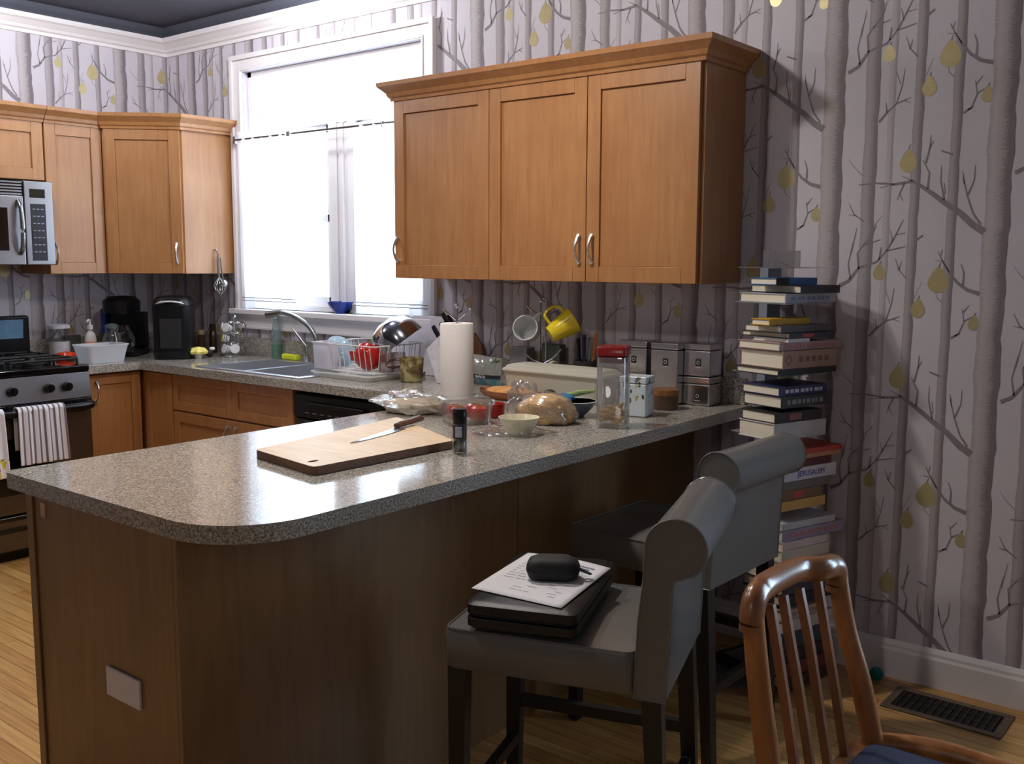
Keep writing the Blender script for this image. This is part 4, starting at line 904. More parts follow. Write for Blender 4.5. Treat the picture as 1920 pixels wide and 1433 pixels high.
# pottery mug with spoon
q = on_z(772, 716); t = thing('pottery_mug', 'mottled yellow brown pottery mug in front of the dish rack', 'mug', (q.x, q.y, CT))
hm = zv(q.x, q.y, 671) - CT; rm_ = 23 * mpp(q)
mt, nt, b_ = newmat('mottled_glaze'); N = nt.nodes; L = nt.links; tc = N.new('ShaderNodeTexCoord'); nz = N.new('ShaderNodeTexNoise'); nz.inputs['Scale'].default_value = 28; nz.inputs['Detail'].default_value = 4; L.new(tc.outputs['Object'], nz.inputs['Vector'])
cr_ = N.new('ShaderNodeValToRGB'); e = cr_.color_ramp.elements; e[0].position = .38; e[0].color = S(96, 74, 48); e[1].position = .62; e[1].color = S(186, 174, 130); k = e.new(.5); k.color = S(142, 124, 76); L.new(nz.outputs['Fac'], cr_.inputs[0]); L.new(cr_.outputs[0], b_.inputs['Base Color']); b_.inputs['Roughness'].default_value = .25
MB().lathe([(0, 0), (rm_ * .82, 0), (rm_ * .9, .006), (rm_, hm), (rm_ * .92, hm), (rm_ * .8, .01), (0, .008)], (q.x, q.y, CT + .001)).build('cup', mt, t)
MB().tube(smooth_path([(q.x - rm_ * .9, q.y - .01, CT + hm * .85), (q.x - rm_ * 1.5, q.y - .03, CT + hm * .9), (q.x - rm_ * 2.2, q.y - .04, CT + hm * .68), (q.x - rm_ * 1.9, q.y - .03, CT + hm * .55), (q.x - rm_ * .9, q.y - .01, CT + hm * .62)], 4), .005, 7).build('handle', pm('dark_bronze', S(76, 66, 60), .3, metal=.6), t)
# white boards leaning on the wall and the knife block
q = on_y(745, 600, -.03); x0_ = on_y(742, 640, -.06).x; x1_ = on_y(832, 640, -.06).x; zt_ = on_y(800, 592, -.035).z
mb = MB(); mb.add([(x0_, -.105, CT + .001), (x1_, -.105, CT + .001), (x1_, -.095, CT + .001), (x0_, -.095, CT + .001), (x0_, -.055, zt_), (x1_, -.055, zt_), (x1_, -.045, zt_), (x0_, -.045, zt_)], [(3, 2, 1, 0), (4, 5, 6, 7), (0, 1, 5, 4), (2, 3, 7, 6), (1, 2, 6, 5), (3, 0, 4, 7)])
tag(mb.build('plastic_cutting_board', pm('white_board_plastic', S(212, 208, 216), .5, var=.02), bevel=.003), 'large white plastic board leaning on the wall behind the dish rack', 'cutting board')
kb = on_z(838, 712); KX = on_y(842, 700, -.24).x
t = thing('knife_block', 'white slanted block of black handled knives behind the paper towel', 'knife block', (KX, -.24, CT))
kd = Vector((-.62, 0, .78)).normalized(); kn = Vector((.78, 0, .62))
kbm = MB(); kbm.prism([(-.03, 0), (.075, 0), (.075, .06), (.0, .22), (-.09, .148)], -.05, .05)
kbm.T = Matrix.Identity(4); kbm.v = [Vector((KX + q.x, -.24 + q.z, CT + .001 + q.y)) for q in kbm.v]; kbm.f = [list(reversed(f)) for f in kbm.f]
kbm.build('block', pm('white_block_lacquer', S(216, 214, 220), .35), t, bevel=.003)
for uu, vv, ln, rr, off in ((826, 606, .11, .011, -.02), (843, 634, .0, 0, 0), (812, 612, .12, .012, -.03), (830, 588, .11, .012, .0), (840, 592, .1, .012, .018)):
    if not ln: continue
    a = on_y(uu, vv, -.24 + off); b = a - kd * ln; kh_ = MB(); kh_.tube([a, a - kd * .02, b + kd * .03, b], [rr * .9, rr * 1.1, rr, rr], 8, flat=.65, up=(0, 1, 0)); kh_.build('knife_handle', BLACK, t)

# window sill things
q = on_y(632, 578, -.025); tag(MB().lathe([(0, 0), (.03, 0), (.032, .008), (.05, .022), (.064, .042), (.07, .06), (.065, .06), (.058, .042), (.044, .024), (0, .012)], (q.x, -.0, WZ0 + .001), 30).build('blue_bowl', BLUE, loc=(q.x, 0, WZ0)), 'cobalt blue bowl on the window sill', 'bowl')
q = on_y(663, 578, -.01); t = thing('bud_vase', 'small grey bud vase with a tall stopper on the window sill beside the blue bowl', 'vase', (q.x + .005, 0, WZ0))
zt_ = on_y(663, 520, 0).z
MB().lathe([(0, 0), (.03, 0), (.032, .006), (.032, .05), (.026, .056), (.012, .066), (0, .068)], (q.x + .012, .012, WZ0 + .001), 22).build('body', pm('grey_stoneware', S(150, 146, 150), .4, var=.2, scale=60), t)
MB().lathe([(.008, .066), (.005, .1), (.013, zt_ - WZ0 - .002), (0, zt_ - WZ0)], (q.x + .012, .012, WZ0 + .001), 14).build('stopper', pm('smoky_glass', S(90, 84, 92), .2), t)

# ================================================================== WORKTOP BY THE WALL CUPBOARD
# paper towel on holder
q = on_z(857, 751); t = thing('paper_towel_holder', 'chrome paper towel stand with three prong finial', 'paper towel holder', (q.x, q.y, CT))
hp = zv(q.x, q.y, 607) - CT; rp = 31 * mpp(q)
MB().lathe([(0, 0), (.07, 0), (.072, .006), (.02, .01), (0, .01)], (q.x, q.y, CT + .001)).build('base', CHROME, t)
hz_ = zv(q.x, q.y, 574) - CT
MB().tube([(q.x, q.y, CT + .01), (q.x, q.y, CT + hz_ - .01)], .005, 8).build('post', CHROME, t)
fn_ = MB(); fn_.lathe([(0, -.01), (.009, -.004), (.01, .002), (.006, .009), (0, .01)], (q.x, q.y, CT + hz_), 12)
for s in (-1, 1):
    a = Vector((q.x, q.y, CT + hp + .012)); b = a + Vector((RV.x * .05 * s, RV.y * .05 * s, .042)); fn_.tube([a, b], .003, 6); fn_.lathe([(0, -.005), (.005, 0), (0, .005)], tuple(b), 8)
fn_.build('finial', CHROME, t)
rl = MB(); rl.lathe([(.02, .0), (rp * .98, 0), (rp, .004), (rp, hp - .014), (rp * .97, hp - .010), (.02, hp - .010), (.018, 0)], (q.x, q.y, CT + .012), 36); 
tag(rl.build('paper_towel_roll', TOWELP, loc=(q.x, q.y, CT + .012)), 'full white paper towel roll on the chrome stand', 'paper towel')
# chopping block / brown board behind the towel
a = on_y(897, 640, -.035); x_ = a.x
mb = MB(); pts = [(x_ - .05, 0), (x_ + .05, 0), (x_ + .03, .16), (x_ - .01, .21), (x_ - .05, .2)]
mb.prism(pts, 0, .015); mb.v = [Vector((v.x, -.04 - v.z, CT + .001 + v.y)) for v in mb.v]; mb.f = [list(reversed(f)) for f in mb.f]
tag(mb.build('bread_board', wood('dark_board', S(110, 72, 44), S(140, 96, 60)), bevel=.003), 'small brown wooden board against the wall behind the paper towel', 'board')
# green salad bag
q = on_z(905, 722); t = thing('salad_bag', 'clear bag of salad greens with a dark teal label strip behind the paper towel', 'bag', (q.x, q.y, CT))
A = on_y(880, 725, q.y); B = on_y(938, 725, q.y); zt_ = on_y(900, 662, q.y).z; zb_ = CT + .002
def bagfn(side):
    def fn(s, t_):
        bul = math.sin(math.pi * min(1, max(0, s))) ** .6 * math.sin(math.pi * min(1, t_ * .98 + .01)) ** .7
        return (A.x + (B.x - A.x) * s, q.y + .01 * t_ - side * (.03 * bul + .003 * math.sin(19 * s + 13 * t_)), zb_ + (zt_ - .006 - zb_) * t_ + .012 * s * -t_)
    return fn
mb = MB(); mb.grid(bagfn(1), 14, 14); mb.grid(bagfn(-1), 14, 14); mb.build('film', clear('salad_film', gloss=.3, rough=.12, haze=.32, hazecol=S(236, 236, 236)), t)
lf = MB(); rnd = random.Random(4); GREEN = pm('salad_green', S(112, 150, 84), .5, var=.35, scale=18)
for i in range(16):
    x = A.x + .012 + (B.x - A.x - .024) * rnd.random(); z = zb_ + .055 + .06 * rnd.random(); a_ = rnd.uniform(-.6, 1.2)
    lf.tube([(x - .03 * math.cos(a_), q.y + rnd.uniform(-.012, .012), z - .03 * math.sin(a_)), (x, q.y, z), (x + .025 * math.cos(a_), q.y, z + .025 * math.sin(a_))], [.003, .009, .002], 6, flat=.35)
lf = lf.build('salad_leaves', GREEN, t); lf['kind'] = 'stuff'
lb = MB()
def lab(z0, z1, off):
    vs = []; n = 14
    for i in range(n + 1):
        s = i / n
        for z in (z0, z1): p_ = bagfn(1)(s, (z - zb_) / (zt_ - zb_)); vs.append((p_[0], p_[1] - off, z))
    return vs, [(2 * i, 2 * i + 2, 2 * i + 3, 2 * i + 1) for i in range(n)]
v_, f_ = lab(zb_ + .002, zb_ + .03, .002); lb.add(v_, f_, 0, True); v_, f_ = lab(zb_ + .03, zb_ + .046, .0025); lb.add(v_, f_, 1, True)
LB = lb.build('label', [pm('teal_label', S(70, 128, 140), .4), pm('black_label', S(34, 34, 40), .4)], t)
mm = (A + B) / 2; text('label_lettering', 'RANCH', .016, frame((mm.x + .006, q.y - .036, zb_ + .038), (1, 0, 0), (0, 0, 1)), pm('white_print', S(214, 214, 214), .6), LB)
# dark bowl and cream cup behind the salad
# mug tree
yM = -.14; q = on_y(1018, 690, yM); MX = q.x; zt_ = on_y(1017, 558, yM).z
t = thing('mug_tree', 'chrome wire mug tree by the birch wall with four hooked arms', 'mug tree', (MX, yM, CT))
wv = RV.copy(); wv.z = 0; wv.normalize()
P = [Vector((MX, yM, CT + .006)) - wv * .011]; P += [Vector((MX, yM, zt_ - .02)) + wv * (-.011 * math.cos(a)) + Vector((0, 0, .016 * math.sin(a))) for a in [math.pi * i / 10 for i in range(11)]]; P += [Vector((MX, yM, CT + .006)) + wv * .011]
MB().tube(P, .0032, 8).build('post', CHROME, t)
MB().tube([(MX + .07 * math.cos(R(a)), yM + .07 * math.sin(R(a)), CT + .005) for a in range(0, 360, 18)], .004, 7, closed=True).tube([(MX - .07, yM, CT + .005), (MX + .07, yM, CT + .005)], .0035, 7).build('base', CHROME, t)
zu = on_y(1018, 590, yM).z; zl = on_y(1018, 681, yM).z
for z_, ends in ((zu, ((987, 573), (1053, 572))), (zl, ((983, 661), (1052, 655)))):
    for (eu, ev), s in zip(ends, (-1, 1)):
        e_ = on_y(eu, ev, yM - .03); a = Vector((MX, yM, z_)) + wv * (.008 * s)
        MB().tube(smooth_path([a, a + (e_ - a) * .5 + Vector((0, 0, -.008)), e_], 5), .0035, 8).build('arm', CHROME, t)
# mugs on it
def mug(name, label, c, axis, up, r, h, mat, r0=None, loc=None, group='mugs on the mug tree'):
    t_ = thing(name, label, 'mug', tuple(c), group=group); axis = Vector(axis).normalized(); upv = Vector(up); upv = (upv - axis * upv.dot(axis)).normalized(); m4 = frame(c, upv, axis.cross(upv))
    r0 = r0 or r * .8; b = MB(); b.T = m4; b.lathe([(0, 0), (r0 * .94, 0), (r0, .005), ((r0 + r) / 2 * 1.03, h * .5), (r, h), (r - .004, h), ((r0 + r) / 2 - .003, h * .5), (r0 - .004, .007), (0, .006)], (0, 0, 0), 36); b.build('cup', mat, t_)
    k = MB(); k.T = m4; k.tube(smooth_path([(r0 * 1.02, 0, h * .22), (r + .022, 0, h * .2), (r + .036, 0, h * .45), (r + .028, 0, h * .75), (r * .98, 0, h * .85)], 5), .0065, 8, flat=1.4, up=(0, 1, 0)); k.build('handle', mat, t_); return t_
toC = -FV; up = Vector((0, 0, 1))
c = on_y(988, 617, yM - .06); ax = (toC + RV * -.25 + up * .12).normalized(); r_ = 24 * mpp(c)
mug('mug', 'white mug hanging mouth outwards from the mug tree', c - ax * .06, ax, RV * .75 + up * .85, r_, .095, pm('white_mug_glaze', S(206, 208, 208), .2, var=.02), r_ * .86)
c0 = on_y(1031, 628, yM - .075); c1_ = on_y(1058, 611, yM - .03); ax = (c1_ - c0).normalized(); r_ = 24 * mpp(c0)
mug('mug', 'yellow mug hanging bottom outwards from the mug tree', c0, ax, up * 1. - RV * .5, r_ * 1.05, .115, YELLOW, r_ * .66)
c = on_y(1030, 694, yM - .04); ax = (RV * .6 - up * .3 + FV * .5).normalized(); mug('mug', 'cream mug on the lower arm with only its handle showing above the storage box', c - up * .03 - ax * .03, ax, up - RV * .2, .034, .085, pm('cream_mug_glaze', S(196, 190, 168), .2))
c = on_y(1000, 700, yM - .02); mug('mug', 'dark blue mug on the lower arm of the mug tree', c - up * .045 - Vector((0, .04, 0)), (RV * -.5 + up * -.1 - FV * .6).normalized(), up, .034, .085, pm('dark_blue_mug', S(40, 52, 84), .2))
# grey canister and green box behind the tree, at the wall
q = on_y(980, 660, -.05); h_ = on_y(980, 650, -.05).z - CT
tag(MB().box(q.x - .045, q.x + .05, -.085, -.025, CT + .001, CT + h_).build('grey_tin', pm('grey_lidded_tin', S(120, 118, 122), .4), bevel=.005), 'grey tin behind the mug tree against the wall', 'tin')
q = on_y(1038, 650, -.045); tag(MB().box(q.x - .045, q.x + .05, -.07, -.025, CT + .001, on_y(1038, 645, -.045).z).build('tea_box', pm('olive_card', S(84, 92, 78), .6, var=.3, scale=25), bevel=.002), 'olive tea box behind the yellow mug', 'box')
# utensil crock
q = on_y(1098, 680, -.10); t = thing('utensil_crock', 'dark crock of tools between the mug tree and the red lidded jar', 'crock', (q.x, -.10, CT))
MB().lathe([(0, 0), (.04, 0), (.045, .01), (.047, .13), (.042, .13), (.04, .012), (0, .01)], (q.x, -.10, CT + .001)).build('pot', pm('dark_stoneware', S(52, 48, 52), .35), t)
for i, (dx, dz, mt_) in enumerate(((-.03, .22, BLACK), (-.012, .235, pm('navy_handle', S(38, 36, 70), .3)), (.008, .225, STEEL), (.025, .25, pm('orange_handle', S(206, 120, 40), .4)))):
    MB().tube([(q.x + dx * .6, -.10, CT + .012), (q.x + dx * 1.3, -.10 + .01 * i, CT + dz)], [.006, .009], 8, flat=.7).build('tool_handle', mt_, t)
# long storage box
A = on_z(950, 741); B = on_z(1118, 747); h_ = zv(A.x, A.y, 682) - CT
dx = Vector((1, .0, 0)); L_ = on_y(1122, 720, A.y).x - A.x
t = thing('storage_box', 'long milky plastic bread box with a lid', 'box', (A.x + L_ / 2, A.y + .07, CT))
mb = MB(); tub(mb, (A.x + L_ / 2, A.y + .065, CT + .001), L_ + .02, .15, h_ * .78, taper=.94, r=.02, t=.003); mb.build('tub', MILKY, t)
mb = MB(); cc = (A.x + L_ / 2, A.y + .065)
def sec2(w_, d_, z): return [(cc[0] + x, cc[1] + y, CT + z) for x, y in rrect(w_ / 2, d_ / 2, .02)]
loft(mb, [sec2(L_ + .035, .165, h_ * .79), sec2(L_ + .04, .17, h_ * .82), sec2(L_ + .035, .165, h_ * .87), sec2(L_ + .02, .15, h_ * .90), sec2(L_ + .01, .14, h_ * .97), sec2(L_ - .02, .11, h_)], 0, True, True, smooth=False); mb.build('lid', MILKY, t)
# square steel canisters
CAN = pm('canister_steel', S(208, 206, 208), .2, metal=1, var=.03)
def canister(x0, x1, y0, z0, z1, label, sc_=1.):
    d = .095; t_ = thing('steel_canister', label, 'canister', ((x0 + x1) / 2, y0 + d / 2, z0), group='square steel canisters')
    zl = z1 - (z1 - z0) * .0 - .028
    MB().box(x0, x1, y0, y0 + d, z0 + .001, zl).build('body', CAN, t_, bevel=.006)
    MB().box(x0 - .001, x1 + .001, y0 - .001, y0 + d + .001, zl + .001, z1 - .001).build('lid', CAN, t_, bevel=.006)
    xm_, zm_ = x0 + (x1 - x0) * .56, zl - .045
    lb_ = MB().box(xm_ - .011, xm_ + .011, y0 - .0015, y0 - .0002, zm_ - .014, zm_ + .014).build('label_plate', BLACKM, t_)
    ic = MB(); ic.tube([(xm_ + .006 * math.cos(R(a)), y0 - .002, zm_ + .006 * math.sin(R(a))) for a in range(0, 360, 40)], .001, 4, closed=True); ic.box(xm_ - .011, xm_ + .011, y0 - .001, y0 - .0002, zm_ - .018, zm_ - .0165); ic.build('label_emblem', pm('silver_print', S(200, 200, 200), .4), t_)
yC = -.20; xs = [on_y(u, 700, yC).x for u in (1159, 1211, 1219, 1270)]; z1 = on_y(1212, 640, yC).z
canister(xs[0], xs[1], yC, CT, z1, 'tall square steel canister partly behind the red lidded jar')
canister(xs[2], xs[3], yC, CT, z1 - .001, 'tall square steel canister behind the round brown tin')
xs = [on_y(u, 700, -.155).x for u in (1281, 1331)]; zm2 = on_y(1300, 706, -.155).z; zt2 = on_y(1300, 643, -.155).z
canister(xs[0], xs[1], -.155, CT, zm2, 'short steel canister at the bottom of the stack of two')
canister(xs[0], xs[1], -.155, zm2, zt2, 'short steel canister on top of the stack of two')

# ================================================================== ON THE BREAKFAST BAR
# cutting board with hand hole
c4 = [on_z(u, v, CT + .024) for u, v in ((478, 843), (588, 876), (851, 826), (745, 782))]
bd = MB(); n4 = len(c4); P = []
for i in range(4):
    a, b, c = c4[i - 1], c4[i], c4[(i + 1) % 4]
    P += [b + (a - b).normalized() * .015, b + (a - b).normalized() * .004 + (c - b).normalized() * .004, b + (c - b).normalized() * .015]
if sum((P[i].x * P[(i + 1) % 12].y - P[(i + 1) % 12].x * P[i].y) for i in range(12)) < 0: P.reverse()
ctr = sum(c4, Vector()) / 4
hc = on_z(587, 865, CT + .024); ex = (c4[2] - c4[1]).normalized(); ey = (c4[0] - c4[1]).normalized()
hole = [hc + ex * (.018 * math.cos(R(a))) + ey * (.009 * math.sin(R(a))) for a in range(0, 360, 30)]
# slab built as two prisms with a dark recessed hand hole modelled as a real opening
bm_ = __import__('bmesh').new()
me_tmp = None
def slab_with_hole(outer, inner, z0, z1):
    import mathutils.geometry as G
    o2 = [Vector((p_.x, p_.y)) for p_ in outer]; i2 = [Vector((p_.x, p_.y)) for p_ in inner]
    vs_, es_, fs_, *_ = G.delaunay_2d_cdt(o2 + i2, [], [list(range(len(o2))), list(range(len(o2), len(o2) + len(i2)))], 0, 1e-6)
    ins = lambda f: _pin(sum((vs_[k] for k in f), Vector((0, 0))) / len(f), i2)
    fs_ = [list(f) for f in fs_ if not ins(f)]
    return vs_, fs_
def _pin(p_, poly):
    c_in = False; n_ = len(poly)
    for i in range(n_):
        a, b = poly[i], poly[i - 1]
        if (a.y > p_.y) != (b.y > p_.y) and p_.x < (b.x - a.x) * (p_.y - a.y) / (b.y - a.y) + a.x: c_in = not c_in
    return c_in
vs_, fs_ = slab_with_hole(P, hole, 0, 1); bd = MB(); z0_, z1_ = CT + .001, CT + .024
bd.add([(v.x, v.y, z1_) for v in vs_], fs_, 0); bd.add([(v.x, v.y, z0_) for v in vs_], [list(reversed(f)) for f in fs_], 1)
for ring, sgn in ((P, 1), (hole, -1)):
    n_ = len(ring); vv = [(p_.x, p_.y, z0_) for p_ in ring] + [(p_.x, p_.y, z1_) for p_ in ring]
    area = sum(ring[i].x * ring[(i + 1) % n_].y - ring[(i + 1) % n_].x * ring[i].y for i in range(n_)); fl = (area > 0) == (sgn > 0)
    bd.add(vv, [((i, (i + 1) % n_, n_ + (i + 1) % n_, n_ + i) if fl else (n_ + i, n_ + (i + 1) % n_, (i + 1) % n_, i)) for i in range(n_)], 1)
tag(bd.build('cutting_board', [BOARD, BOARDE], loc=(ctr.x, ctr.y, CT)), 'large wooden cutting board with a hand hole lying on the breakfast bar', 'cutting board')
# knife on it
zk = CT + .0255; a, b, c = on_z(660, 832, zk), on_z(745, 803, zk), on_z(792, 788, zk + .008)
t = thing('kitchen_knife', 'kitchen knife with a brown handle lying on the wooden cutting board', 'knife', tuple(b))
d = (b - a).normalized(); s_ = Vector((-d.y, d.x, 0)); bl = MB(); vs = []
L_ = (b - a).length
for i in range(11):
    f = i / 10; w_ = .034 * (1 - (1 - f) ** 2.2) * (1 if f < .95 else 1); e0 = a + d * (L_ * f) + s_ * (.012 * (1 - f) * 0); vs += [tuple(e0 + s_ * .006), tuple(e0 + s_ * (.006 - w_)), tuple(e0 + s_ * .006 + Vector((0, 0, .0022))), tuple(e0 + s_ * (.006 - w_) + Vector((0, 0, .0006)))]
fs = []
for i in range(10): o_ = i * 4; p_ = o_ + 4; fs += [(o_, p_, p_ + 1, o_ + 1), (o_ + 2, o_ + 3, p_ + 3, p_ + 2), (o_, o_ + 2, p_ + 2, p_), (o_ + 1, p_ + 1, p_ + 3, o_ + 3)]
bl.add(vs, fs, 0, True); bl.build('blade', STEEL, t)
MB().tube([b - d * .004 + Vector((0, 0, .008)), b + d * .015 + Vector((0, 0, .010)), b + (c - b) * .5 + Vector((0, 0, .008)), b + (c - b) * .9 + Vector((0, 0, .008)), c + Vector((0, 0, .005))], [.011, .013, .012, .014, .009], 10, flat=.75).build('handle', wood('rosewood', S(70, 46, 40), S(96, 66, 56), stretch=(10, 10, 10)), t)
# pepper grinder
q = on_z(862, 850); h_ = zv(q.x, q.y, 766) - CT; r_ = 13.5 * mpp(q)
t = thing('pepper_grinder', 'glass pepper grinder with a black cap at the corner of the cutting board', 'grinder', (q.x, q.y, CT))
MB().lathe([(0, 0), (r_ * .92, 0), (r_, .004), (r_, h_ * .3), (r_ * .96, h_ * .36), (r_ * .96, h_ * .66), (0, h_ * .66)], (q.x, q.y, CT + .001)).build('glass', clear('thick_glass', gloss=.35, tint=S(225, 230, 226)), t)
MB().lathe([(0, 0), (r_ * .8, 0), (r_ * .84, h_ * .3), (0, h_ * .3)], (q.x, q.y, CT + .006)).build('peppercorns', pm('peppercorns', S(44, 42, 36), .6, var=.5, scale=260, bump=.6), t)
MB().lathe([(r_ * .99, h_ * .34), (r_ * .99, h_ * .64)], (q.x, q.y, CT + .001)).build('label', pm('black_paper_label', S(26, 26, 30), .4), t)
ba = MB()
vdir = (CAM - q); vdir.z = 0; vdir.normalize(); a0 = math.atan2(vdir.y, vdir.x)
for i in range(2): pass
vs = []; fs = []
for i in range(9):
    a = a0 + R(-38 + 7 * i) ; vs += [(q.x + r_ * 1.01 * math.cos(a), q.y + r_ * 1.01 * math.sin(a), CT + h_ * .38), (q.x + r_ * 1.01 * math.cos(a), q.y + r_ * 1.01 * math.sin(a), CT + h_ * .62)]
fs = [(2 * i, 2 * i + 2, 2 * i + 3, 2 * i + 1) for i in range(8)]
ba.add(vs, fs, 0, True, [(i // 2 / 8, i % 2) for i in range(18)]); ba.build('barcode_patch', stripe_mat('barcode', S(196, 200, 214), S(120, 124, 140), 1, 9, duty=.4), t)
MB().lathe([(0, 0), (r_ * .96, 0), (r_ * 1.02, .003), (r_ * 1.0, h_ * .26), (r_ * .95, h_ * .30), (r_ * .98, h_ * .31), (r_ * .95, h_ * .335), (0, h_ * .34)], (q.x, q.y, CT + h_ * .66)).build('cap', BLACK, t)
# wrapped tortillas (crumpled bag)
def bagblob(c, rx, ry, rz, rot, seed, amp, name, mat, parent, n=48):
    mb = MB(); mb.T = Matrix.Translation(c) @ Matrix.Rotation(rot, 4, 'Z'); mb.blob((0, 0, 0), 1, rx, ry, rz, amp, 5, seed, n); zmin = c.z - rz
    mb.v = [Vector((v.x, v.y, max(v.z, CT + .0015))) for v in mb.v]; return mb.build(name, mat, parent)
a, b = on_z(708, 770), on_z(822, 782); c = (a + b) / 2 + Vector((-.02, .05, .032)); rot = math.atan2((b - a).y, (b - a).x)
t = thing('tortilla_bag', 'crinkled clear bag of flat wraps behind the knife on the breakfast bar', 'bag', (c.x, c.y, CT))
mb = MB(); mb.T = Matrix.Translation((c.x, c.y, CT + .004)) @ Matrix.Rotation(rot, 4, 'Z'); mb.lathe([(0, 0), (.105, 0), (.11, .008), (.108, .03), (.09, .036), (0, .04)], (0, 0, 0), 30, sx=.98, sy=.8, wob=lambda a_, k: 1 + .03 * math.sin(5 * a_)); mb.build('wraps', pm('tortilla', S(206, 190, 168), .8, var=.1, scale=16), t)
bagblob(Vector((c.x, c.y, CT + .032)), .14, .1, .038, rot, 11, .42, 'film', POLY, t)
# clear tomato box with tomatoes
a, b, d_ = on_z(816, 800), on_z(904, 795), on_z(850, 770)
cx_, cy_ = (a.x + b.x) / 2 - .01, (a.y + b.y) / 2 + .05; rot = math.atan2((b - a).y, (b - a).x); h_ = zv(cx_, cy_, 752) - CT
t = thing('tomato_box', 'clear lidded plastic box of tomatoes next to the pepper grinder', 'box', (cx_, cy_, CT))
mb = MB(); tub(mb, (cx_, cy_, CT + .001), .155, .12, h_, taper=.92, r=.018, t=.002, rot=rot, lip=.006); mb.build('tub', ACRYL, t)
mb = MB(); mb.T = Matrix.Translation((cx_, cy_, CT + h_ + .002)) @ Matrix.Rotation(rot, 4, 'Z'); loft(mb, [[(x * 1.06, y * 1.06, z) for x, y in rrect(.078, .062, .02)] for z in (0, .006)] + [[(x * .96, y * .96, .009) for x, y in rrect(.078, .062, .02)]], 0, True, True); mb.build('lid', ACRYL, t)
TOM = pm('tomato_skin', S(196, 50, 30), .15, var=.15, scale=6)
labs = {(-1, -1): 'tomato in the clear box at the front next to the cutting board', (1, -1): 'tomato in the clear box at the front on the bowl side, behind the grinder', (-1, 1): 'tomato at the back of the clear box near the bag of wraps', (1, 1): 'tomato at the back of the clear box near the red bowl'}
for (i, j), lb_ in labs.items():
    o_ = Matrix.Rotation(rot, 4, 'Z') @ Vector((i * .036, j * .027, 0)); tc_ = Vector((cx_, cy_, CT + .036)) + o_; r_ = .031
    tt = thing('tomato', lb_, 'tomato', (tc_.x, tc_.y, CT + .005), group='tomatoes in the clear box')
    MB().lathe([(0, -.026), (.014, -.027), (.026, -.018), (.031, 0), (.027, .017), (.015, .025), (.004, .022), (0, .02)], tuple(tc_), 22).build('flesh', TOM, tt)
    st_ = MB()
    for k in range(5): a_ = R(72 * k); st_.tube([(tc_.x, tc_.y, tc_.z + .022), (tc_.x + .008 * math.cos(a_), tc_.y + .008 * math.sin(a_), tc_.z + .026), (tc_.x + .016 * math.cos(a_), tc_.y + .016 * math.sin(a_), tc_.z + .025)], [.0015, .002, .0006], 5)
    st_.build('stem', pm('stem_green', S(80, 110, 50), .7), tt)
# red bowl with garlic
q = on_z(927, 782); t = thing('red_ramekin', 'small red ramekin with garlic behind the tomato box', 'bowl', (q.x, q.y, CT)); h_ = zv(q.x, q.y, 757) - CT; r_ = 20 * mpp(q)
tag(t, 'small red ramekin behind the tomato box', 'bowl'); MB().lathe([(a_ * r_, b_ * h_) for a_, b_ in OPEN], (q.x, q.y, CT + .001)).build('cup', RED, t)
g = thing('garlic_bulb', 'white garlic bulb sitting in the small red ramekin', 'garlic', (q.x - .012, q.y - .005, CT + h_ * .3)); MB().lathe([(0, 0), (.012, .0), (.02, .01), (.018, .022), (.007, .032), (.004, .042), (0, .043)], (q.x - .012, q.y - .005, CT + .016), 20, wob=lambda a_, k: 1 + .07 * math.cos(6 * a_)).build('bulb', pm('garlic_skin', S(226, 214, 206), .6), g)
# oval wooden tray with flat bread behind
q = on_z(945, 748); t = thing('bread_tray', 'shallow terracotta oval dish of flat bread in front of the storage box', 'dish', (q.x, q.y, CT))
MB().lathe([(0, 0), (.10, 0), (.125, .018), (.135, .032), (.13, .032), (.118, .02), (.1, .006), (0, .006)], (q.x + .0, q.y + .03, CT + .001), 36, sx=1., sy=.7).build('dish', pm('terracotta', S(178, 112, 74), .45), t)
tag(MB().lathe([(0, 0), (.10, 0), (.106, .008), (.08, .018), (0, .021)], (q.x, q.y + .03, CT + .022), 30, sx=1, sy=.66, wob=lambda a_, k: 1 + .05 * math.sin(3 * a_)).build('flat_bread', pm('baked_crust', S(196, 142, 82), .8, var=.25, scale=30)), 'flat bread lying in the terracotta dish', 'bread')
# granola bag
q = on_z(1005, 797); c = Vector((q.x - .02, q.y + .055, CT + .05)); t = thing('granola_bag', 'open crinkled clear bag of golden granola next to the small cream bowl', 'bag', (c.x, c.y, CT))
gr = bagblob(Vector((c.x + .02, c.y, CT + .034)), .098, .066, .062, R(24), 5, .06, 'granola', pm('granola_flakes', S(220, 182, 126), .85, var=.35, scale=170, bump=.8), t); gr['kind'] = 'stuff'
bagblob(Vector((c.x + .02, c.y, CT + .036)), .104, .071, .067, R(24), 9, .08, 'film', POLY, t)
bagblob(Vector((c.x - .085, c.y + .01, CT + .07)), .05, .04, .06, R(30), 21, .35, 'crumpled_neck', POLY, t)
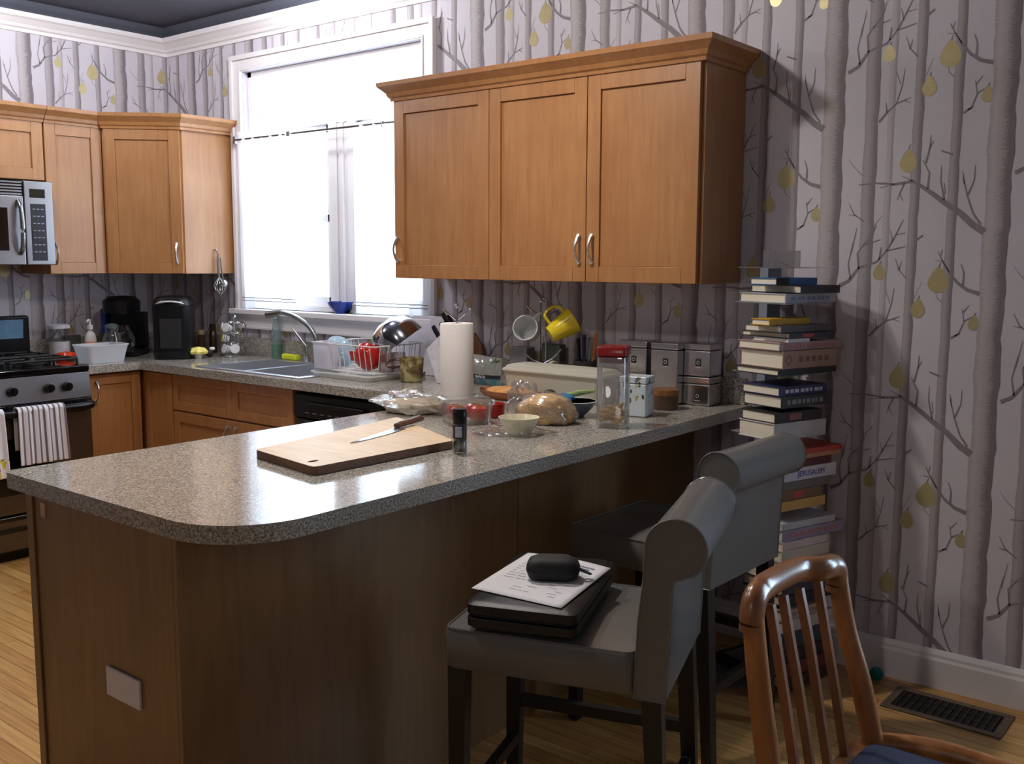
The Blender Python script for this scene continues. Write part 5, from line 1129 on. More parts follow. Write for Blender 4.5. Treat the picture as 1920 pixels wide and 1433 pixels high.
# cream bowl under cling film
q = on_z(973, 814); r_ = 39 * mpp(q); h_ = zv(q.x, q.y, 783) - CT
t = thing('cream_bowl', 'small cream bowl half wrapped in cling film in front of the granola bag', 'bowl', (q.x, q.y, CT))
MB().lathe([(0, 0), (r_ * .55, 0), (r_ * .7, h_ * .3), (r_, h_), (r_ * .95, h_), (r_ * .64, h_ * .32), (0, h_ * .1)], (q.x, q.y, CT + .002), 32).build('bowl', pm('cream_glaze', S(214, 206, 178), .2), t)
MB().lathe([(0, 0), (r_ * .62, 0), (r_ * .7, .004), (0, .006)], (q.x, q.y, CT + h_ * .42), 24).build('sauce', pm('pale_mustard_sauce', S(196, 172, 104), .4), t)
bagblob(Vector((q.x - .01, q.y - .02, CT + .012)), .11, .08, .017, R(40), 31, .3, 'cling_film', clear('cling_film', gloss=.25, rough=.1, haze=.02), t)
# dark bowl with vegetables
q = on_z(1078, 781); r_ = 41 * mpp(q); h_ = zv(q.x, q.y, 752) - CT
t = thing('slate_bowl', 'wide slate blue bowl of vegetables beside the red lidded jar', 'bowl', (q.x, q.y, CT)); tag(t, 'wide slate blue bowl with a white inside beside the red lidded jar', 'bowl')
MB().lathe([(0, 0), (r_ * .42, 0), (r_ * .45, .005), (r_ * .75, h_ * .5), (r_, h_)], (q.x, q.y, CT + .001), 36).build('outside', pm('slate_glaze', S(72, 84, 96), .2), t)
MB().lathe([(r_, h_), (r_ * .96, h_ + .001), (r_ * .7, h_ * .5), (0, h_ * .15)], (q.x, q.y, CT + .001), 36).build('inside', CERW, t)
A = on_d(1058, 748, depth(q)); Bv = on_d(1106, 737, depth(q) + .03)
t = thing('spring_onion_bunch', 'bunch of pale green stalks lying in the slate blue bowl', 'vegetable', tuple(A)); so = MB()
for i in range(4): so.tube([A + Vector((0, 0, .004 * i)), (A + Bv) / 2 + Vector((.004 * i, -.008 * i, .012)), Bv + Vector((0, .008 * i, .004))], [.007, .009, .007], 8)
so.build('stalks', pm('pale_green_stalk', S(150, 172, 110), .4, var=.2, scale=30, stretch=(1, 1, 1)), t)
c = on_d(1062, 748, depth(q) - .02); tag(MB().blob(tuple(c + Vector((-.006, 0, .004))), .03, 1.2, .8, .5, .12, 4, 2).build('blue_packet', pm('blue_packet_film', S(40, 110, 160), .25), loc=tuple(c)), 'small bright blue packet in the slate bowl', 'packet')
c = on_d(1030, 745, depth(q) - .04); tag(MB().blob(tuple(c), .033, .85, .85, .85, .03, 5, 8).build('avocado', pm('avocado_skin', S(62, 52, 46), .5, var=.3, scale=60, bump=.5), loc=tuple(c)), 'dark ripe avocado between the granola bag and the slate bowl', 'avocado')
# red lidded jar
a, b = on_z(1115, 803), on_z(1173, 806); q = (a + b) / 2; w_ = (b - a).length * .95; rot = math.atan2((b - a).y, (b - a).x); h_ = zv(a.x, a.y, 650) - CT
M4 = Matrix.Translation((q.x, q.y, CT)) @ Matrix.Rotation(rot, 4, 'Z'); t = thing('storage_jar', 'tall square clear jar with a dark red lid and some pasta in the bottom', 'jar', (q.x, q.y, CT))
def jar(mb, secs): mb.T = M4; return loft(mb, [[(x, y + w_ / 2, z) for x, y in rrect(s, s, .012)] for s, z in secs], 0, True, True)
s0 = w_ / 2; jar(MB(), [(s0 * .96, .002), (s0, .01), (s0, h_ * .84), (s0 * .97, h_ * .87), (s0 * .95, h_ * .87), (s0 * .95, .012), (s0 * .9, .009)]).build('jar', clear('acrylic_jar', gloss=.22, haze=.04), t)
jar(MB(), [(s0 * .93, h_ * .875), (s0 * 1.03, h_ * .89), (s0 * 1.04, h_ * .985), (s0 * .98, h_)]).build('lid', pm('dark_red_lid', S(128, 28, 26), .2), t)
jar(MB(), [(s0 * .93, h_ * .80), (s0 * .93, h_ * .87)]).build('gasket', pm('red_gasket', S(150, 60, 48), .4), t)
rnd = random.Random(12); ps = MB(); ps.T = M4
for i in range(70):
    x, y, z = rnd.uniform(-.72, .72) * s0, rnd.uniform(-.72, .72) * s0 + s0, .018 + .05 * rnd.random() * (1.1 - .35 * rnd.random()); a_ = rnd.uniform(0, 3.1); l_ = .011
    ps.tube([(x - l_ * math.cos(a_), y - l_ * math.sin(a_), z), (x, y, z + rnd.uniform(-.006, .006)), (x + l_ * math.cos(a_), y + l_ * math.sin(a_), z)], .0048, 6)
po = ps.build('pasta', pm('macaroni', S(218, 172, 84), .5, var=.1), t); po['kind'] = 'stuff'
# botanical tin
a, b = on_z(1160, 780), on_z(1210, 784); c = on_z(1229, 776); ex = (b - a).normalized(); w_ = (b - a).length; q = b; h_ = zv(b.x, b.y, 708) - CT
rot = math.atan2(ex.y, ex.x); M4 = Matrix.Translation((b.x, b.y, CT)) @ Matrix.Rotation(rot, 4, 'Z')
mt, nt, b_ = newmat('botanical_print'); N = nt.nodes; L = nt.links; tc = N.new('ShaderNodeTexCoord'); mp = N.new('ShaderNodeMapping'); mp.inputs['Scale'].default_value = (1, 1, .55); mp.inputs['Rotation'].default_value = (.5, .6, .3); L.new(tc.outputs['Object'], mp.inputs[0])
vo = N.new('ShaderNodeTexVoronoi'); vo.inputs['Scale'].default_value = 62; vo.inputs['Randomness'].default_value = 1; L.new(mp.outputs[0], vo.inputs['Vector'])
lt = N.new('ShaderNodeMath'); lt.operation = 'LESS_THAN'; lt.inputs[1].default_value = .36; L.new(vo.outputs['Distance'], lt.inputs[0])
c1 = N.new('ShaderNodeValToRGB'); c1.color_ramp.interpolation = 'CONSTANT'; e = c1.color_ramp.elements; e[0].color = S(66, 70, 62); e[0].position = 0; e[1].color = S(96, 100, 80); e[1].position = .4
for p_, c_2 in ((.62, S(176, 170, 90)), (.74, S(222, 150, 110)), (.84, S(120, 120, 140))): k = e.new(p_); k.color = c_2
sx = N.new('ShaderNodeSeparateXYZ'); L.new(vo.outputs['Color'], sx.inputs[0]); L.new(sx.outputs[0], c1.inputs[0])
sz = N.new('ShaderNodeSeparateXYZ'); L.new(tc.outputs['Object'], sz.inputs[0]); gt = N.new('ShaderNodeMath'); gt.operation = 'GREATER_THAN'; gt.inputs[1].default_value = .042; L.new(sz.outputs[2], gt.inputs[0])
mu = N.new('ShaderNodeMath'); mu.operation = 'MULTIPLY'; L.new(lt.outputs[0], mu.inputs[0]); L.new(gt.outputs[0], mu.inputs[1])
mx = N.new('ShaderNodeMix'); mx.data_type = 'RGBA'; L.new(mu.outputs[0], mx.inputs[0]); mx.inputs[6].default_value = S(204, 214, 220); L.new(c1.outputs[0], mx.inputs[7]); L.new(mx.outputs[2], b_.inputs['Base Color']); b_.inputs['Roughness'].default_value = .3
BOT = mt; t = thing('botanical_tin', 'pale blue square tin printed with leaves and fruit', 'tin', (b.x, b.y, CT)); mb = MB(); mb.T = M4; mb.box(-w_, 0, 0, w_ * .9, .001, h_ * .82); mb.build('body', BOT, t, bevel=.005)
mb = MB(); mb.T = M4; mb.box(-w_ - .001, .001, -.001, w_ * .9 + .001, h_ * .825, h_); mb.build('lid', BOT, t, bevel=.004)
# round brown tin
q = on_z(1248, 767); r_ = 25 * mpp(q); h_ = zv(q.x, q.y, 728) - CT
t = thing('round_tin', 'round brown tin with a copper lid in front of the steel canisters', 'tin', (q.x, q.y, CT))
MB().lathe([(0, 0), (r_ * .96, 0), (r_ * .97, h_ * .68), (0, h_ * .68)], (q.x, q.y, CT + .001)).build('body', pm('brown_tin', S(92, 72, 58), .35, metal=.3), t)
MB().lathe([(0, 0), (r_, 0), (r_, h_ * .28), (r_ * .9, h_ * .31), (0, h_ * .31)], (q.x, q.y, CT + h_ * .685)).build('lid', pm('copper_lid', S(170, 116, 72), .25, metal=.6), t)

# ================================================================== STOOLS
hs, hb, ht, DP, TB, WD = .637, .542, .932, .437, .066, .434
def make_stool(loc, rz, label):
    """origin at the near front corner on the floor; local x = depth away from the bar, y = width"""
    t = thing('counter_stool', label, 'stool', (loc[0], loc[1], 0), rz, 'grey leather counter stools')
    W = wm(t)
    def lm(): m_ = MB(); m_.T = W; return m_
    m_ = lm()
    sec_ = lambda e, z: [(DP / 2 + x, WD / 2 + y, z) for x, y in rrect(DP / 2 - e, WD / 2 - e, .02)]
    loft(m_, [sec_(.006, hb), sec_(0, hb + .008), sec_(0, hs - .012), sec_(.004, hs - .003)], 0, True, True)
    m_.build('seat_rail', LEATHER, t)
    m_ = lm(); N_ = 12
    def top(s, u): x = .006 + (DP - .012) * s; y = .006 + (WD - .012) * u; return (x, y, hs - .0025 + .012 * (math.sin(math.pi * s) * math.sin(math.pi * u)) ** .5)
    m_.grid(top, N_, N_); m_.build('seat_cushion', LEATHER, t)
    m_ = lm(); ring = [(x, y, hs - .002) for x, y in [(DP / 2 + a_, WD / 2 + b_) for a_, b_ in rrect(DP / 2 - .003, WD / 2 - .003, .02)]]
    m_.tube(ring, .0028, 6, closed=True); m_.build('seat_piping', LEATHER, t)
    # back: slab leaning back slightly, topped by a roll that curls outwards
    prof = [(DP, hb - .004), (DP + TB, hb - .006), (DP + TB + .006, .70), (DP + TB + .012, .80)]
    cx, cz, r_ = DP + .082, ht - .064, .064
    prof += [(cx + r_ * math.cos(R(a_)), cz + r_ * math.sin(R(a_))) for a_ in range(-50, 181, 14)]
    prof += [(DP + .016, .80), (DP + .006, .70)]
    m_ = lm(); n_ = len(prof); vs = [(x, y, z) for y in (.004, WD - .004) for x, z in prof]
    fs = [tuple(range(n_)), tuple(reversed(range(n_, 2 * n_)))] + [(i, n_ + i, n_ + (i + 1) % n_, (i + 1) % n_) for i in range(n_)]
    m_.add(vs, fs, 0, True); m_.build('backrest', LEATHER, t)
    for y in (.004, WD - .004): m_ = lm(); m_.tube([(x, y, z) for x, z in prof], .0026, 5, closed=True, up=(0, 1, 0)); m_.build('back_piping', LEATHER, t)
    def leg(x, y, dx):
        m_ = lm(); k = .021
        vs = [(x - k, y - k, hb), (x + k, y - k, hb), (x + k, y + k, hb), (x - k, y + k, hb)]; k2 = .016
        vs += [(x + dx - k2, y - k2, 0.001), (x + dx + k2, y - k2, 0.001), (x + dx + k2, y + k2, 0.001), (x + dx - k2, y + k2, 0.001)]
        m_.add(vs, [(0, 1, 2, 3), (7, 6, 5, 4), (1, 0, 4, 5), (2, 1, 5, 6), (3, 2, 6, 7), (0, 3, 7, 4)]); m_.build('leg', ESPRESSO, t)
    for y in (.028, WD - .028): leg(.028, y, -.005); leg(DP + .036, y, .03)
    def bar(p_, q_):
        m_ = lm(); m_.tube([p_, q_], .016, 4, square=True, flat=1.3); m_.build('stretcher', ESPRESSO, t)
    bar((.03, WD - .028, .30), (DP + .04, WD - .028, .30)); bar((.03, .028, .20), (.03, WD - .028, .20)); bar((DP + .05, .028, .22), (DP + .05, WD - .028, .22))
    bar((.03, .028, .30), (DP + .04, .028, .30)) if False else None
    return t
s1 = make_stool((3.962, -1.895), .325, 'grey leather counter stool carrying the black folder, nearest the viewer')
s2 = copy_tree(s1); s2.location = (3.666, -1.011, 0); s2.rotation_euler = (0, 0, -.024); s2['label'] = 'empty grey leather counter stool pushed under the breakfast bar by the books'
W1 = wm(s1)
# folder on the near stool
fz = hs + .0115
a, b, c = on_z(872, 1180, fz), on_z(1080, 1205, fz), on_z(1157, 1095, fz)
ex = (b - a).normalized(); ey = Vector((-ex.y, ex.x, 0)); lw, ld = (b - a).length, (c - b).dot(ey); th = zv(b.x, b.y, 1152) - fz
t = thing('leather_portfolio', 'thick black zipped leather portfolio lying on the near stool', 'portfolio', tuple(a), math.atan2(ex.y, ex.x)); Wp = wm(t)
def pmb(): m_ = MB(); m_.T = Wp; return m_
BLKL = pm('black_leather', S(12, 12, 13), .42, var=.15, scale=260, bump=.3)
def ps_(e, z): return [(lw / 2 + x, ld / 2 + y, z) for x, y in rrect(lw / 2 - e, ld / 2 - e, .02)]
m_ = pmb(); loft(m_, [ps_(.008, .001), ps_(0, .008), ps_(0, th * .42), ps_(.004, th * .46)], 0, True, True); m_.build('lower_cover', BLKL, t)
m_ = pmb(); loft(m_, [ps_(.004, th * .54), ps_(0, th * .58), ps_(0, th - .006), ps_(.01, th)], 0, True, True); m_.build('upper_cover', BLKL, t)
m_ = pmb(); loft(m_, [ps_(.007, th * .44), ps_(.007, th * .56)], 0, True, True); m_.build('zip_band', BLACKM, t)
m_ = pmb(); m_.box(-.012, -.001, ld * .12, ld * .3, th * .3, th * .7); m_.build('zip_tab', BLKL, t, bevel=.004)
# letter on it
pz = fz + th + .003; q4 = [on_z(u, v, pz + dz) for u, v, dz in ((884, 1103, 0), (1052, 1141, 0), (1145, 1066, 0.004), (990, 1037, .008))]
def pfn(s, u):
    p_ = q4[0].lerp(q4[1], s).lerp(q4[3].lerp(q4[2], s), u); p_.z += .006 * math.sin(math.pi * s) * u; return tuple(p_)
t = thing('letter', 'white printed letter lying on the black portfolio', 'paper', tuple((q4[0] + q4[2]) / 2))
MB().grid(pfn, 14, 14).build('sheet', PAPERW, t, thick=.0008)
def ink(name, s0, s1, u0, u1, col):
    m_ = MB(); m_.add([tuple(Vector(pfn(*k)) + Vector((0, 0, .0009))) for k in ((s0, u0), (s1, u0), (s1, u1), (s0, u1))], [(0, 1, 2, 3)]); return m_
li = MB(); rnd = random.Random(5)
for i in range(14):
    u_ = .86 - .055 * i; s0 = .12; 
    while s0 < .8:
        l_ = rnd.uniform(.04, .12)
        if i < 9 or rnd.random() < .55: k = ink('', s0, min(s0 + l_, .85), u_, u_ + .012, None); li.add(k.v, k.f)
        s0 += l_ + rnd.uniform(.015, .05)
li.build('handwriting', pm('grey_ink', S(170, 168, 176), .8), t)
st_ = MB()
for i, (s0, s1) in enumerate(((.66, .88), (.68, .84), (.66, .86))): k = ink('', s0, s1, .86 - .05 * i, .89 - .05 * i, None); st_.add(k.v, k.f)
st_.build('letterhead', pm('blue_grey_ink', S(110, 112, 150), .8), t)
# black zip case
c = on_z(1037, 1088, pz); c.z = pz + .004; t = thing('zip_case', 'small black rounded zip case with a wrist loop on the letter', 'case', tuple(c), math.atan2(RV.y, RV.x) - .1); Wc = wm(t)
hz = zv(c.x, c.y, 1042) - pz - .006; wz = 50 * mpp(c)
def csec(f, z, g=1): return [(x, y, z) for x, y in rrect(wz * f, wz * .62 * f * g, wz * .42 * f)]
m_ = MB(); m_.T = Wc; loft(m_, [csec(.7, .001), csec(.92, hz * .15), csec(1, hz * .42), csec(1.0, hz * .48)], 0, True, True); m_.build('lower_shell', BLACKM, t)
m_ = MB(); m_.T = Wc; loft(m_, [csec(1.0, hz * .52), csec(.99, hz * .62), csec(.9, hz * .85), csec(.66, hz * .98), csec(.4, hz)], 0, True, True); m_.build('upper_shell', BLACKM, t)
m_ = MB(); m_.T = Wc; loft(m_, [csec(.985, hz * .48), csec(.985, hz * .52)], 0, True, True); m_.build('zip', BLACK, t)
m_ = MB(); m_.T = Wc; m_.tube(smooth_path([(wz * .95, 0, hz * .5), (wz * 1.15, -.004, hz * .4), (wz * 1.38, -.002, hz * .28), (wz * 1.3, .01, hz * .25), (wz * 1.0, .006, hz * .45)], 5), .0045, 7, flat=.6); m_.build('wrist_loop', BLACKM, t)

# ================================================================== DINING CHAIR
yl, yr = -1.77, -1.38
t = thing('dining_chair', 'teak dining chair with four curved back slats and a dark blue seat', 'chair', (4.85, (yl + yr) / 2, 0))
def post(px, y, zf):
    P = [on_y(u, v, y) for u, v in px]; d_ = (P[-1] - P[-2]).normalized(); e_ = P[-1]
    return P
PL = [on_y(u, v, yl) for u, v in ((1411, 1128), (1413, 1165), (1418, 1230), (1428, 1330), (1440, 1425))]
PR = [on_y(u, v, yr) for u, v in ((1570, 1062), (1574, 1100), (1587, 1181), (1612, 1272), (1634, 1380))]
def ext(P, zt):  # carry a back post on to the floor
    d_ = P[-1] - P[-2]; xs_ = P[-1].x + d_.x / -d_.z * (P[-1].z - .40) * .8; y = P[-1].y
    return P + [Vector((xs_, y, .40)), Vector((xs_ + .0, y, .22)), Vector((xs_ - .05, y, .001))]
EL, ER = ext(PL, 0), ext(PR, 0)
for E_ in (EL, ER):
    n_ = len(smooth_path(E_, 5)); rs = [.020 + .004 * min(1, max(0, (i / n_) * 2)) - .008 * max(0, i / n_ - .75) * 4 for i in range(n_)]
    MB().tube(smooth_path(E_, 5), rs, 12, flat=.85, up=(0, 1, 0)).build('back_post', TEAK, t)
A, B = PL[0] + Vector((0, 0, .008)), PR[0] + Vector((0, 0, .006)); M_ = on_z(1493, 1069, (A.z + B.z) / 2 - .001)
rail = MB()
def cor(P, sg): return [P[0] + Vector((0, 0, -.055)), P[0] + Vector((0, 0, -.026)), P[0] + Vector((-.001, .010 * sg, -.002)), P[0] + Vector((-.004, .034 * sg, .008)), P[0] + Vector((-.006, .075 * sg, .012))]
RP = cor(PL, 1) + [M_] + list(reversed(cor(PR, -1)))
sp_ = smooth_path(RP, 6); rail.tube(sp_, [.0235] * len(sp_), 14, flat=1.15); rail.build('top_rail', wood('teak_rail', S(120, 72, 40), S(150, 94, 54), rough=.25, stretch=(8, 2, 8), coat=.5), t)
SLP = [((1444, 1133), (1455, 1202), (1470, 1300), (1488, 1428)), ((1468, 1116), (1482, 1202), (1499, 1300), (1518, 1428)), ((1498, 1103), (1517, 1202), (1532, 1300), (1551, 1428)), ((1532, 1086), (1551, 1202), (1567, 1300), (1586, 1428))]
for i, px in enumerate(SLP):
    y = yl + (yr - yl) * (.2 + .2 * i); P = [on_y(u, v, y) for u, v in px]; d_ = P[-1] - P[-2]; P.append(Vector((P[-1].x + .6 * d_.x / -d_.z * (P[-1].z - .40), y, .40)))
    MB().tube(smooth_path(P, 5), .0125, 4, square=True, flat=.75, up=(0, 1, 0)).build('back_slat', TEAKD, t)
xb = (EL[-3].x + ER[-3].x) / 2; xf = xb + .43; zs_ = .418
sp_ = MB(); sp_.tube([(xb, yl, zs_ - .03), (xb, yr, zs_ - .03)], .024, 4, square=True, flat=1.2); sp_.build('seat_rail', TEAK, t)
for y, ee in ((yl - .01, EL), (yr + .01, ER)):
    P = [Vector((xb, y, zs_ - .018)), Vector((xb + .14, y + .02 * (1 if y > -1.5 else -1), zs_ + .004)), Vector((xb + .3, y + .03 * (1 if y > -1.5 else -1), zs_ - .004)), Vector((xf, y + .03 * (1 if y > -1.5 else -1), zs_ - .02))]
    MB().tube(smooth_path(P, 6), .024, 10, flat=1.1).build('side_rail', TEAK, t)
    f_ = P[-1]; MB().tube([f_ + Vector((-.02, 0, 0)), Vector((f_.x - .02, f_.y, .2)), Vector((f_.x - .01, f_.y, .001))], [.024, .02, .014], 10).build('front_leg', TEAK, t)
MB().tube([(xf - .02, yl - .03, zs_ - .035), (xf - .02, yr + .03, zs_ - .035)], .02, 8).build('front_rail', TEAK, t)
m_ = MB(); cs_ = lambda e, z: [((xb + xf) / 2 + .005 + x, (yl + yr) / 2 + y, z) for x, y in rrect((xf - xb) / 2 - .02 - e, (yr - yl) / 2 - .012 - e, .04)]
loft(m_, [cs_(.01, zs_ - .03), cs_(0, zs_ - .01), cs_(0, zs_ + .006), cs_(.03, zs_ + .018)], 0, True, True); m_.build('seat_cushion', pm('navy_seat_fabric', S(34, 36, 62), .85, var=.25, scale=300, bump=.4), t)

# ================================================================== BOOK TOWER
DEP = 3.3; ca, sa = math.cos(R(33)), math.sin(R(33)); fh = Vector((FV.x, FV.y, 0)).normalized(); rh = Vector((RV.x, RV.y, 0)).normalized()
BA = rh * ca + fh * sa; BB = rh * -sa + fh * ca; C0 = on_d(1470, 700, DEP); AX = Vector((C0.x, C0.y, 0)) + BA * .115 + BB * .095
t = thing('book_tower', 'grey spine book tower with clear shelf plates by the birch wall', 'bookshelf', (AX.x, AX.y, 0)); ang = math.atan2(BA.y, BA.x)
def tw(): m_ = MB(); m_.T = Matrix.Translation((AX.x, AX.y, 0)) @ Matrix.Rotation(ang, 4, 'Z'); return m_
GREYP = pm('blue_grey_column', S(128, 134, 150), .35, var=.04)
zt_ = on_d(1465, 503, DEP + .1).z
tw().box(.056, .126, .147, .187, .03, zt_).build('column', GREYP, t, bevel=.003)
tw().box(-.13, .13, -.09, .19, .001, .03).build('base', BLACKM, t, bevel=.004)
BOOKS = [  # uc, ul, ur, vtop, vbot, cover, pages, label, lettering
 (1457, 1419, 1549, 521.5, 535, S(34, 96, 156), 'book with a bright blue spine topmost on the tower', None),
 (1503, 1432, 1593, 536.5, 551, S(30, 30, 46), 'thick dark navy book second from the tower top with peach page edges', None),
 (1473, 1408, 1590, 552, 569, S(176, 178, 186), 'wide pale grey book third from the tower top with faint blue title', 'ltblue'),
 (1443, 1417, 1536, 599, 611, S(196, 150, 30), 'mustard yellow book on top of the second shelf', None),
 (1465, 1413, 1575, 616, 625, S(92, 88, 92), 'thin grey book under the mustard yellow one', None),
 (1481, 1413, 1582, 625.5, 636, S(44, 44, 60), 'slim dark book with a red patch on its spine in the second stack', 'red'),
 (1478, 1428, 1527, 636.5, 643, S(206, 206, 214), 'short white booklet at the bottom of the second stack', None),
 (1462, 1403, 1606, 645, 659, S(170, 140, 140), 'wide thin mauve book sticking out over the thick tan volume', 'rosy'),
 (1469, 1408, 1592, 660, 693, S(160, 128, 112), 'thickest tan volume with an ornate spine in the third stack', 'orn'),
 (1460, 1400, 1594, 693.5, 706, S(28, 26, 28), 'black book under the thick tan volume', None),
 (1462, 1409, 1571, 727, 744.5, S(38, 40, 86), 'navy blue book with white lettering above the dark green one', 'white'),
 (1466, 1412, 1574, 745, 767.5, S(34, 40, 42), 'dark green black hardback with faint silver lettering', 'silver'),
 (1454, 1406, 1562, 776, 795.5, S(40, 32, 34), 'black book with a reddish label above the big pale grey volume', 'redlab'),
 (1452, 1401, 1571, 796.5, 828, S(186, 184, 186), 'big pale grey volume just above the roll of the far stool', None),
 (1475, 1420, 1606, 848, 857, S(186, 62, 52), 'thin red book sticking out just below the big pale volume', None),
 (1472, 1420, 1600, 857.5, 866, S(190, 130, 96), 'orange tan paperback under the thin red book', None),
 (1470, 1420, 1580, 866.5, 881, S(92, 34, 34), 'dark maroon book above the white one with blue capitals', None),
 (1470, 1415, 1591, 884, 906, S(206, 206, 214), 'white book with large blue capitals on its spine', 'JERUSALEM'),
 (1468, 1415, 1580, 907, 922, S(110, 106, 100), 'greyish green book under the white one with blue capitals', None),
 (1466, 1415, 1558, 926, 942, S(120, 92, 66), 'brown book resting on the yellow one low on the tower', 'red'),
 (1466, 1415, 1566, 942.5, 961, S(196, 156, 84), 'ochre yellow book low on the tower', None),
 (1466, 1412, 1590, 984, 997, S(190, 188, 192), 'pale grey magazine with a dark printed cover low on the tower', None),
 (1468, 1412, 1610, 997.5, 1018, S(150, 140, 168), 'violet grey patterned book sticking out low on the tower', 'rosy'),
 (1468, 1412, 1570, 1018.5, 1034, S(206, 188, 186), 'pinkish white book above the stack hidden by the chair', None),
 (1466, 1412, 1575, 1040, 1056, S(196, 186, 172), 'cream book level with the chair top rail', None),
 (1466, 1412, 1570, 1056.5, 1075, S(190, 176, 160), 'beige book seen just under the chair top rail', None),
 (1468, 1412, 1575, 1080, 1098, S(200, 190, 170), 'cream paperback seen through the upper chair slats', None),
 (1468, 1412, 1580, 1098.5, 1120, S(60, 60, 78), 'slate blue book seen through the upper chair slats', None),
 (1468, 1412, 1600, 1122, 1140, S(34, 34, 44), 'black book poking out beside the chair post', None),
 (1468, 1412, 1570, 1148, 1166, S(176, 150, 128), 'tan book seen through the middle of the chair slats', 'silver'),
 (1468, 1412, 1585, 1166.5, 1190, S(186, 178, 170), 'light grey book seen through the middle of the chair slats', None),
 (1468, 1412, 1570, 1196, 1222, S(58, 58, 74), 'dark slate book low behind the chair slats', None),
 (1468, 1412, 1575, 1222.5, 1246, S(44, 36, 40), 'very dark book low behind the chair slats', None),
 (1468, 1412, 1570, 1252, 1274, S(96, 44, 42), 'dark red book near the bottom of the tower', None),
 (1468, 1412, 1575, 1274.5, 1296, S(40, 34, 38), 'black lowest book on the tower', None),
]
INK = {'ltblue': S(120, 130, 170), 'red': S(186, 70, 70), 'rosy': S(180, 120, 130), 'orn': S(120, 84, 74), 'white': S(190, 190, 206), 'silver': S(130, 132, 136), 'redlab': S(140, 84, 76), 'JERUSALEM': S(60, 70, 150)}
prevz = None; shelves = []
for i, (uc, ul, ur, vt, vb, cov, lab_, ink_) in enumerate(BOOKS):
    pa = on_d(uc, vt, DEP); pb = on_d(uc, vb, DEP); k = DEP / FPX
    # base point of this book on the tower: its corner slides along the tower's front
    la = (ur - uc) * k / ca * 1.02; lb_ = min(.235, (uc - ul) * k / sa * .98)
    x0, y0 = pa.x, pa.y; z1_ = zv(x0, y0, vt); z0_ = zv(x0, y0, vb)
    if prevz is not None and prevz - z1_ < .012: z1_ = prevz - .0006
    if prevz is None or prevz - z1_ > .016: shelves.append((z1_, i))
    prevz = z0_; h_ = max(z1_ - z0_, .004)
    lab2 = lab_
    tb_ = thing('book', lab2, 'book', (x0, y0, z0_), ang, 'books stacked on the tower'); W_ = wm(tb_)
    # local x along spine, local y = to the left (BB is +90deg from BA)
    c_m = pm('cover_%d' % i, cov, .45, var=.08, scale=14); ct_ = min(.0028, h_ * .16)
    m_ = MB(); m_.T = W_; m_.box(0, la, 0, .004, 0.0002, h_ - .0002).box(0, la, .004, lb_, .0002, ct_).box(0, la, .004, lb_, h_ - ct_, h_ - .0002); m_.build('cover', c_m, tb_)
    m_ = MB(); m_.T = W_; m_.box(.0035, la - .0035, .0042, lb_ - .004, ct_, h_ - ct_); m_.build('page_block', PAGES, tb_)
    if i == 0: m_ = MB(); m_.T = W_; m_.box(-.0006, la * .3, -.0006, .004, 0, h_); m_.build('dark_spine_end', BLACKM, tb_)
    if ink_ == 'JERUSALEM':
        text('title_lettering', 'JERUSALEM', h_ * .62, frame(Vector((0, 0, 0)) + W_ @ Vector((la * .52, -.0006, h_ * .48)), BA, (0, 0, 1)), pm('blue_title', INK[ink_], .5), tb_)
    elif ink_:
        m_ = MB(); m_.T = W_; rnd = random.Random(i); x = la * .12
        if ink_ in ('redlab', 'red'): m_.box(la * .3, la * .55, -.0006, .0002, h_ * .2, h_ * .8)
        elif ink_ == 'orn':
            m_.tube([(la * .1 + h_ * .28 * math.cos(R(a_)), -.0005, h_ * .5 + h_ * .28 * math.sin(R(a_))) for a_ in range(0, 360, 90)], .0014, 4, closed=True)
            for q_ in range(5): m_.box(la * (.3 + .12 * q_), la * (.37 + .12 * q_), -.0006, .0002, h_ * .35, h_ * .65)
        else:
            while x < la * .88:
                l_ = rnd.uniform(.008, .022); m_.box(x, min(x + l_, la * .9), -.0006, .0002, h_ * .3, h_ * .68); x += l_ + rnd.uniform(.004, .012)
        m_.build('spine_lettering', pm('ink_%s' % ink_, INK[ink_], .5), tb_)
# clear shelf plates under each stack
zs_list = []
for i in range(len(BOOKS)):
    pass
tops = [s for s, _ in shelves]
def book_bottom(i): uc, ul, ur, vt, vb = BOOKS[i][:5]; p_ = on_d(uc, vb, DEP); return zv(p_.x, p_.y, vb)
for n_, (_, i0) in enumerate(shelves):
    last = (shelves[n_ + 1][1] if n_ + 1 < len(shelves) else len(BOOKS)) - 1; zb_ = book_bottom(last)
    m_ = tw(); m_.box(-.11, .12, -.09, .142, zb_ - .004, zb_ - .0004); m_.build('shelf', clear('shelf_acrylic', gloss=.12, haze=.25, hazecol=S(200, 204, 214)), t)
z_ = on_d(1480, 469, DEP).z; m_ = tw(); m_.box(-.1, .12, -.09, .14, zt_ + .0002, zt_ + .004); m_.build('top_plate', ACRYL, t)
m_ = tw(); m_.box(-.07, .11, .05, .056, zt_ + .0042, z_); m_.build('photo_frame_stand', ACRYL, t)

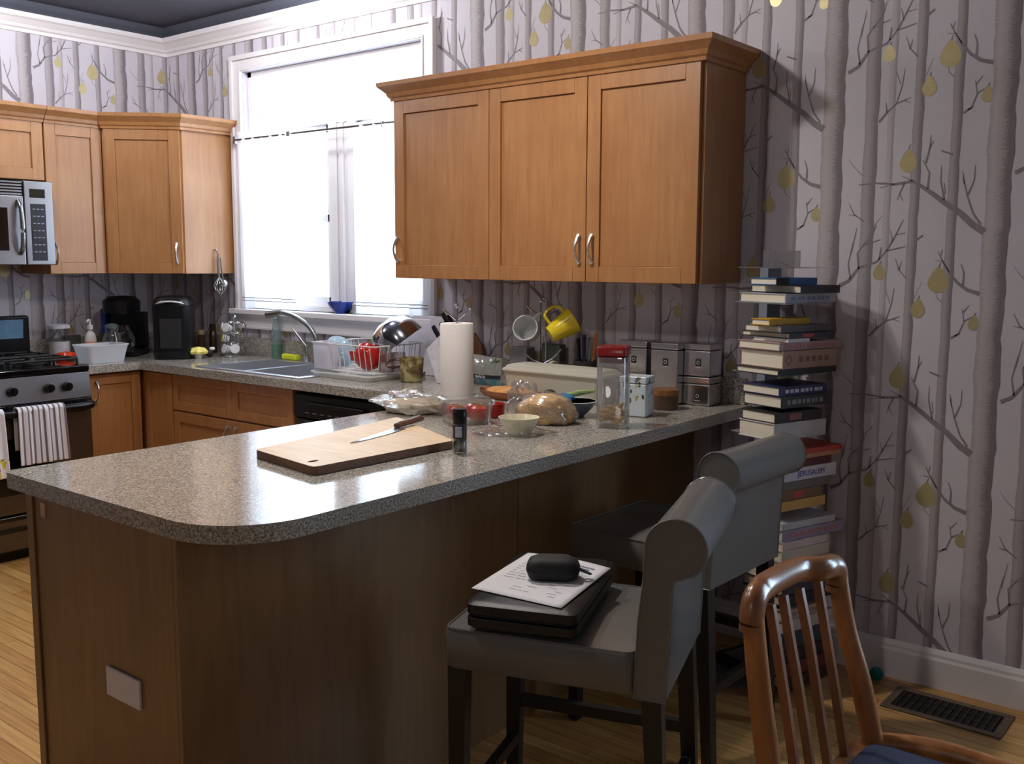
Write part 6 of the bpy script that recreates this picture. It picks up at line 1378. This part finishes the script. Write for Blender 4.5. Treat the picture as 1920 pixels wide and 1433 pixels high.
# ================================================================== FLOOR THINGS
c4 = [on_z(1672, 1291, 0), on_z(1655, 1329, 0), on_z(1884, 1387, 0), on_z(1902, 1339, 0)]
x0, x1 = (c4[0].x + c4[1].x) / 2, (c4[2].x + c4[3].x) / 2; y0, y1 = (c4[1].y + c4[2].y) / 2, (c4[0].y + c4[3].y) / 2
t = thing('floor_register', 'bronze metal floor vent in the oak floor below the baseboard', 'vent', ((x0 + x1) / 2, (y0 + y1) / 2, 0)); e_ = .026
REG = pm('bronze_register', S(112, 98, 82), .45, metal=.4)
MB().box(x0, x1, y0, y0 + e_, .0005, .006).box(x0, x1, y1 - e_, y1, .0005, .006).box(x0, x0 + e_, y0 + e_, y1 - e_, .0005, .006).box(x1 - e_, x1, y0 + e_, y1 - e_, .0005, .006).build('frame', REG, t, bevel=.0015)
MB().box(x0 + e_, x1 - e_, y0 + e_, y1 - e_, .0004, .001).build('duct_opening', BLACKM, t)
n_ = 14
for i in range(n_): m_ = MB(); x = x0 + e_ + (x1 - x0 - 2 * e_) * (i + .5) / n_; m_.box(x - .0035, x + .0035, y0 + e_, y1 - e_, .002, .005); m_.build('louver', pm('dark_louver', S(44, 36, 32), .5, metal=.3), t)
for q_ in (.33, .66): y = y0 + e_ + (y1 - y0 - 2 * e_) * q_; MB().box(x0 + e_, x1 - e_, y - .002, y + .002, .0052, .0062).build('louver_bar', pm('dark_louver', S(44, 36, 32), .5, metal=.3), t)
q = on_z(1643, 1276, .0); tag(MB().blob((q.x, q.y, .024), .023, 1, 1, 1, .06, 6, 4).build('toy_ball', pm('teal_yarn', S(30, 110, 100), .8, var=.3, scale=80, bump=.6), loc=(q.x, q.y, 0)), 'small teal ball on the floor at the baseboard by the vent', 'ball')

q = on_z(1368, 1262, .0); mz = MB(); mz.T = Matrix.Translation((q.x, q.y, 0)) @ Matrix.Rotation(R(35), 4, 'Z'); mz.box(-.10, .10, -.13, .13, .001, .006)
tag(mz.build('magazine', pm('grey_magazine_cover', S(120, 118, 124), .4, var=.3, scale=14), loc=(q.x, q.y, 0), bevel=.001), 'grey magazine lying on the oak floor behind the legs of the far stool', 'magazine')
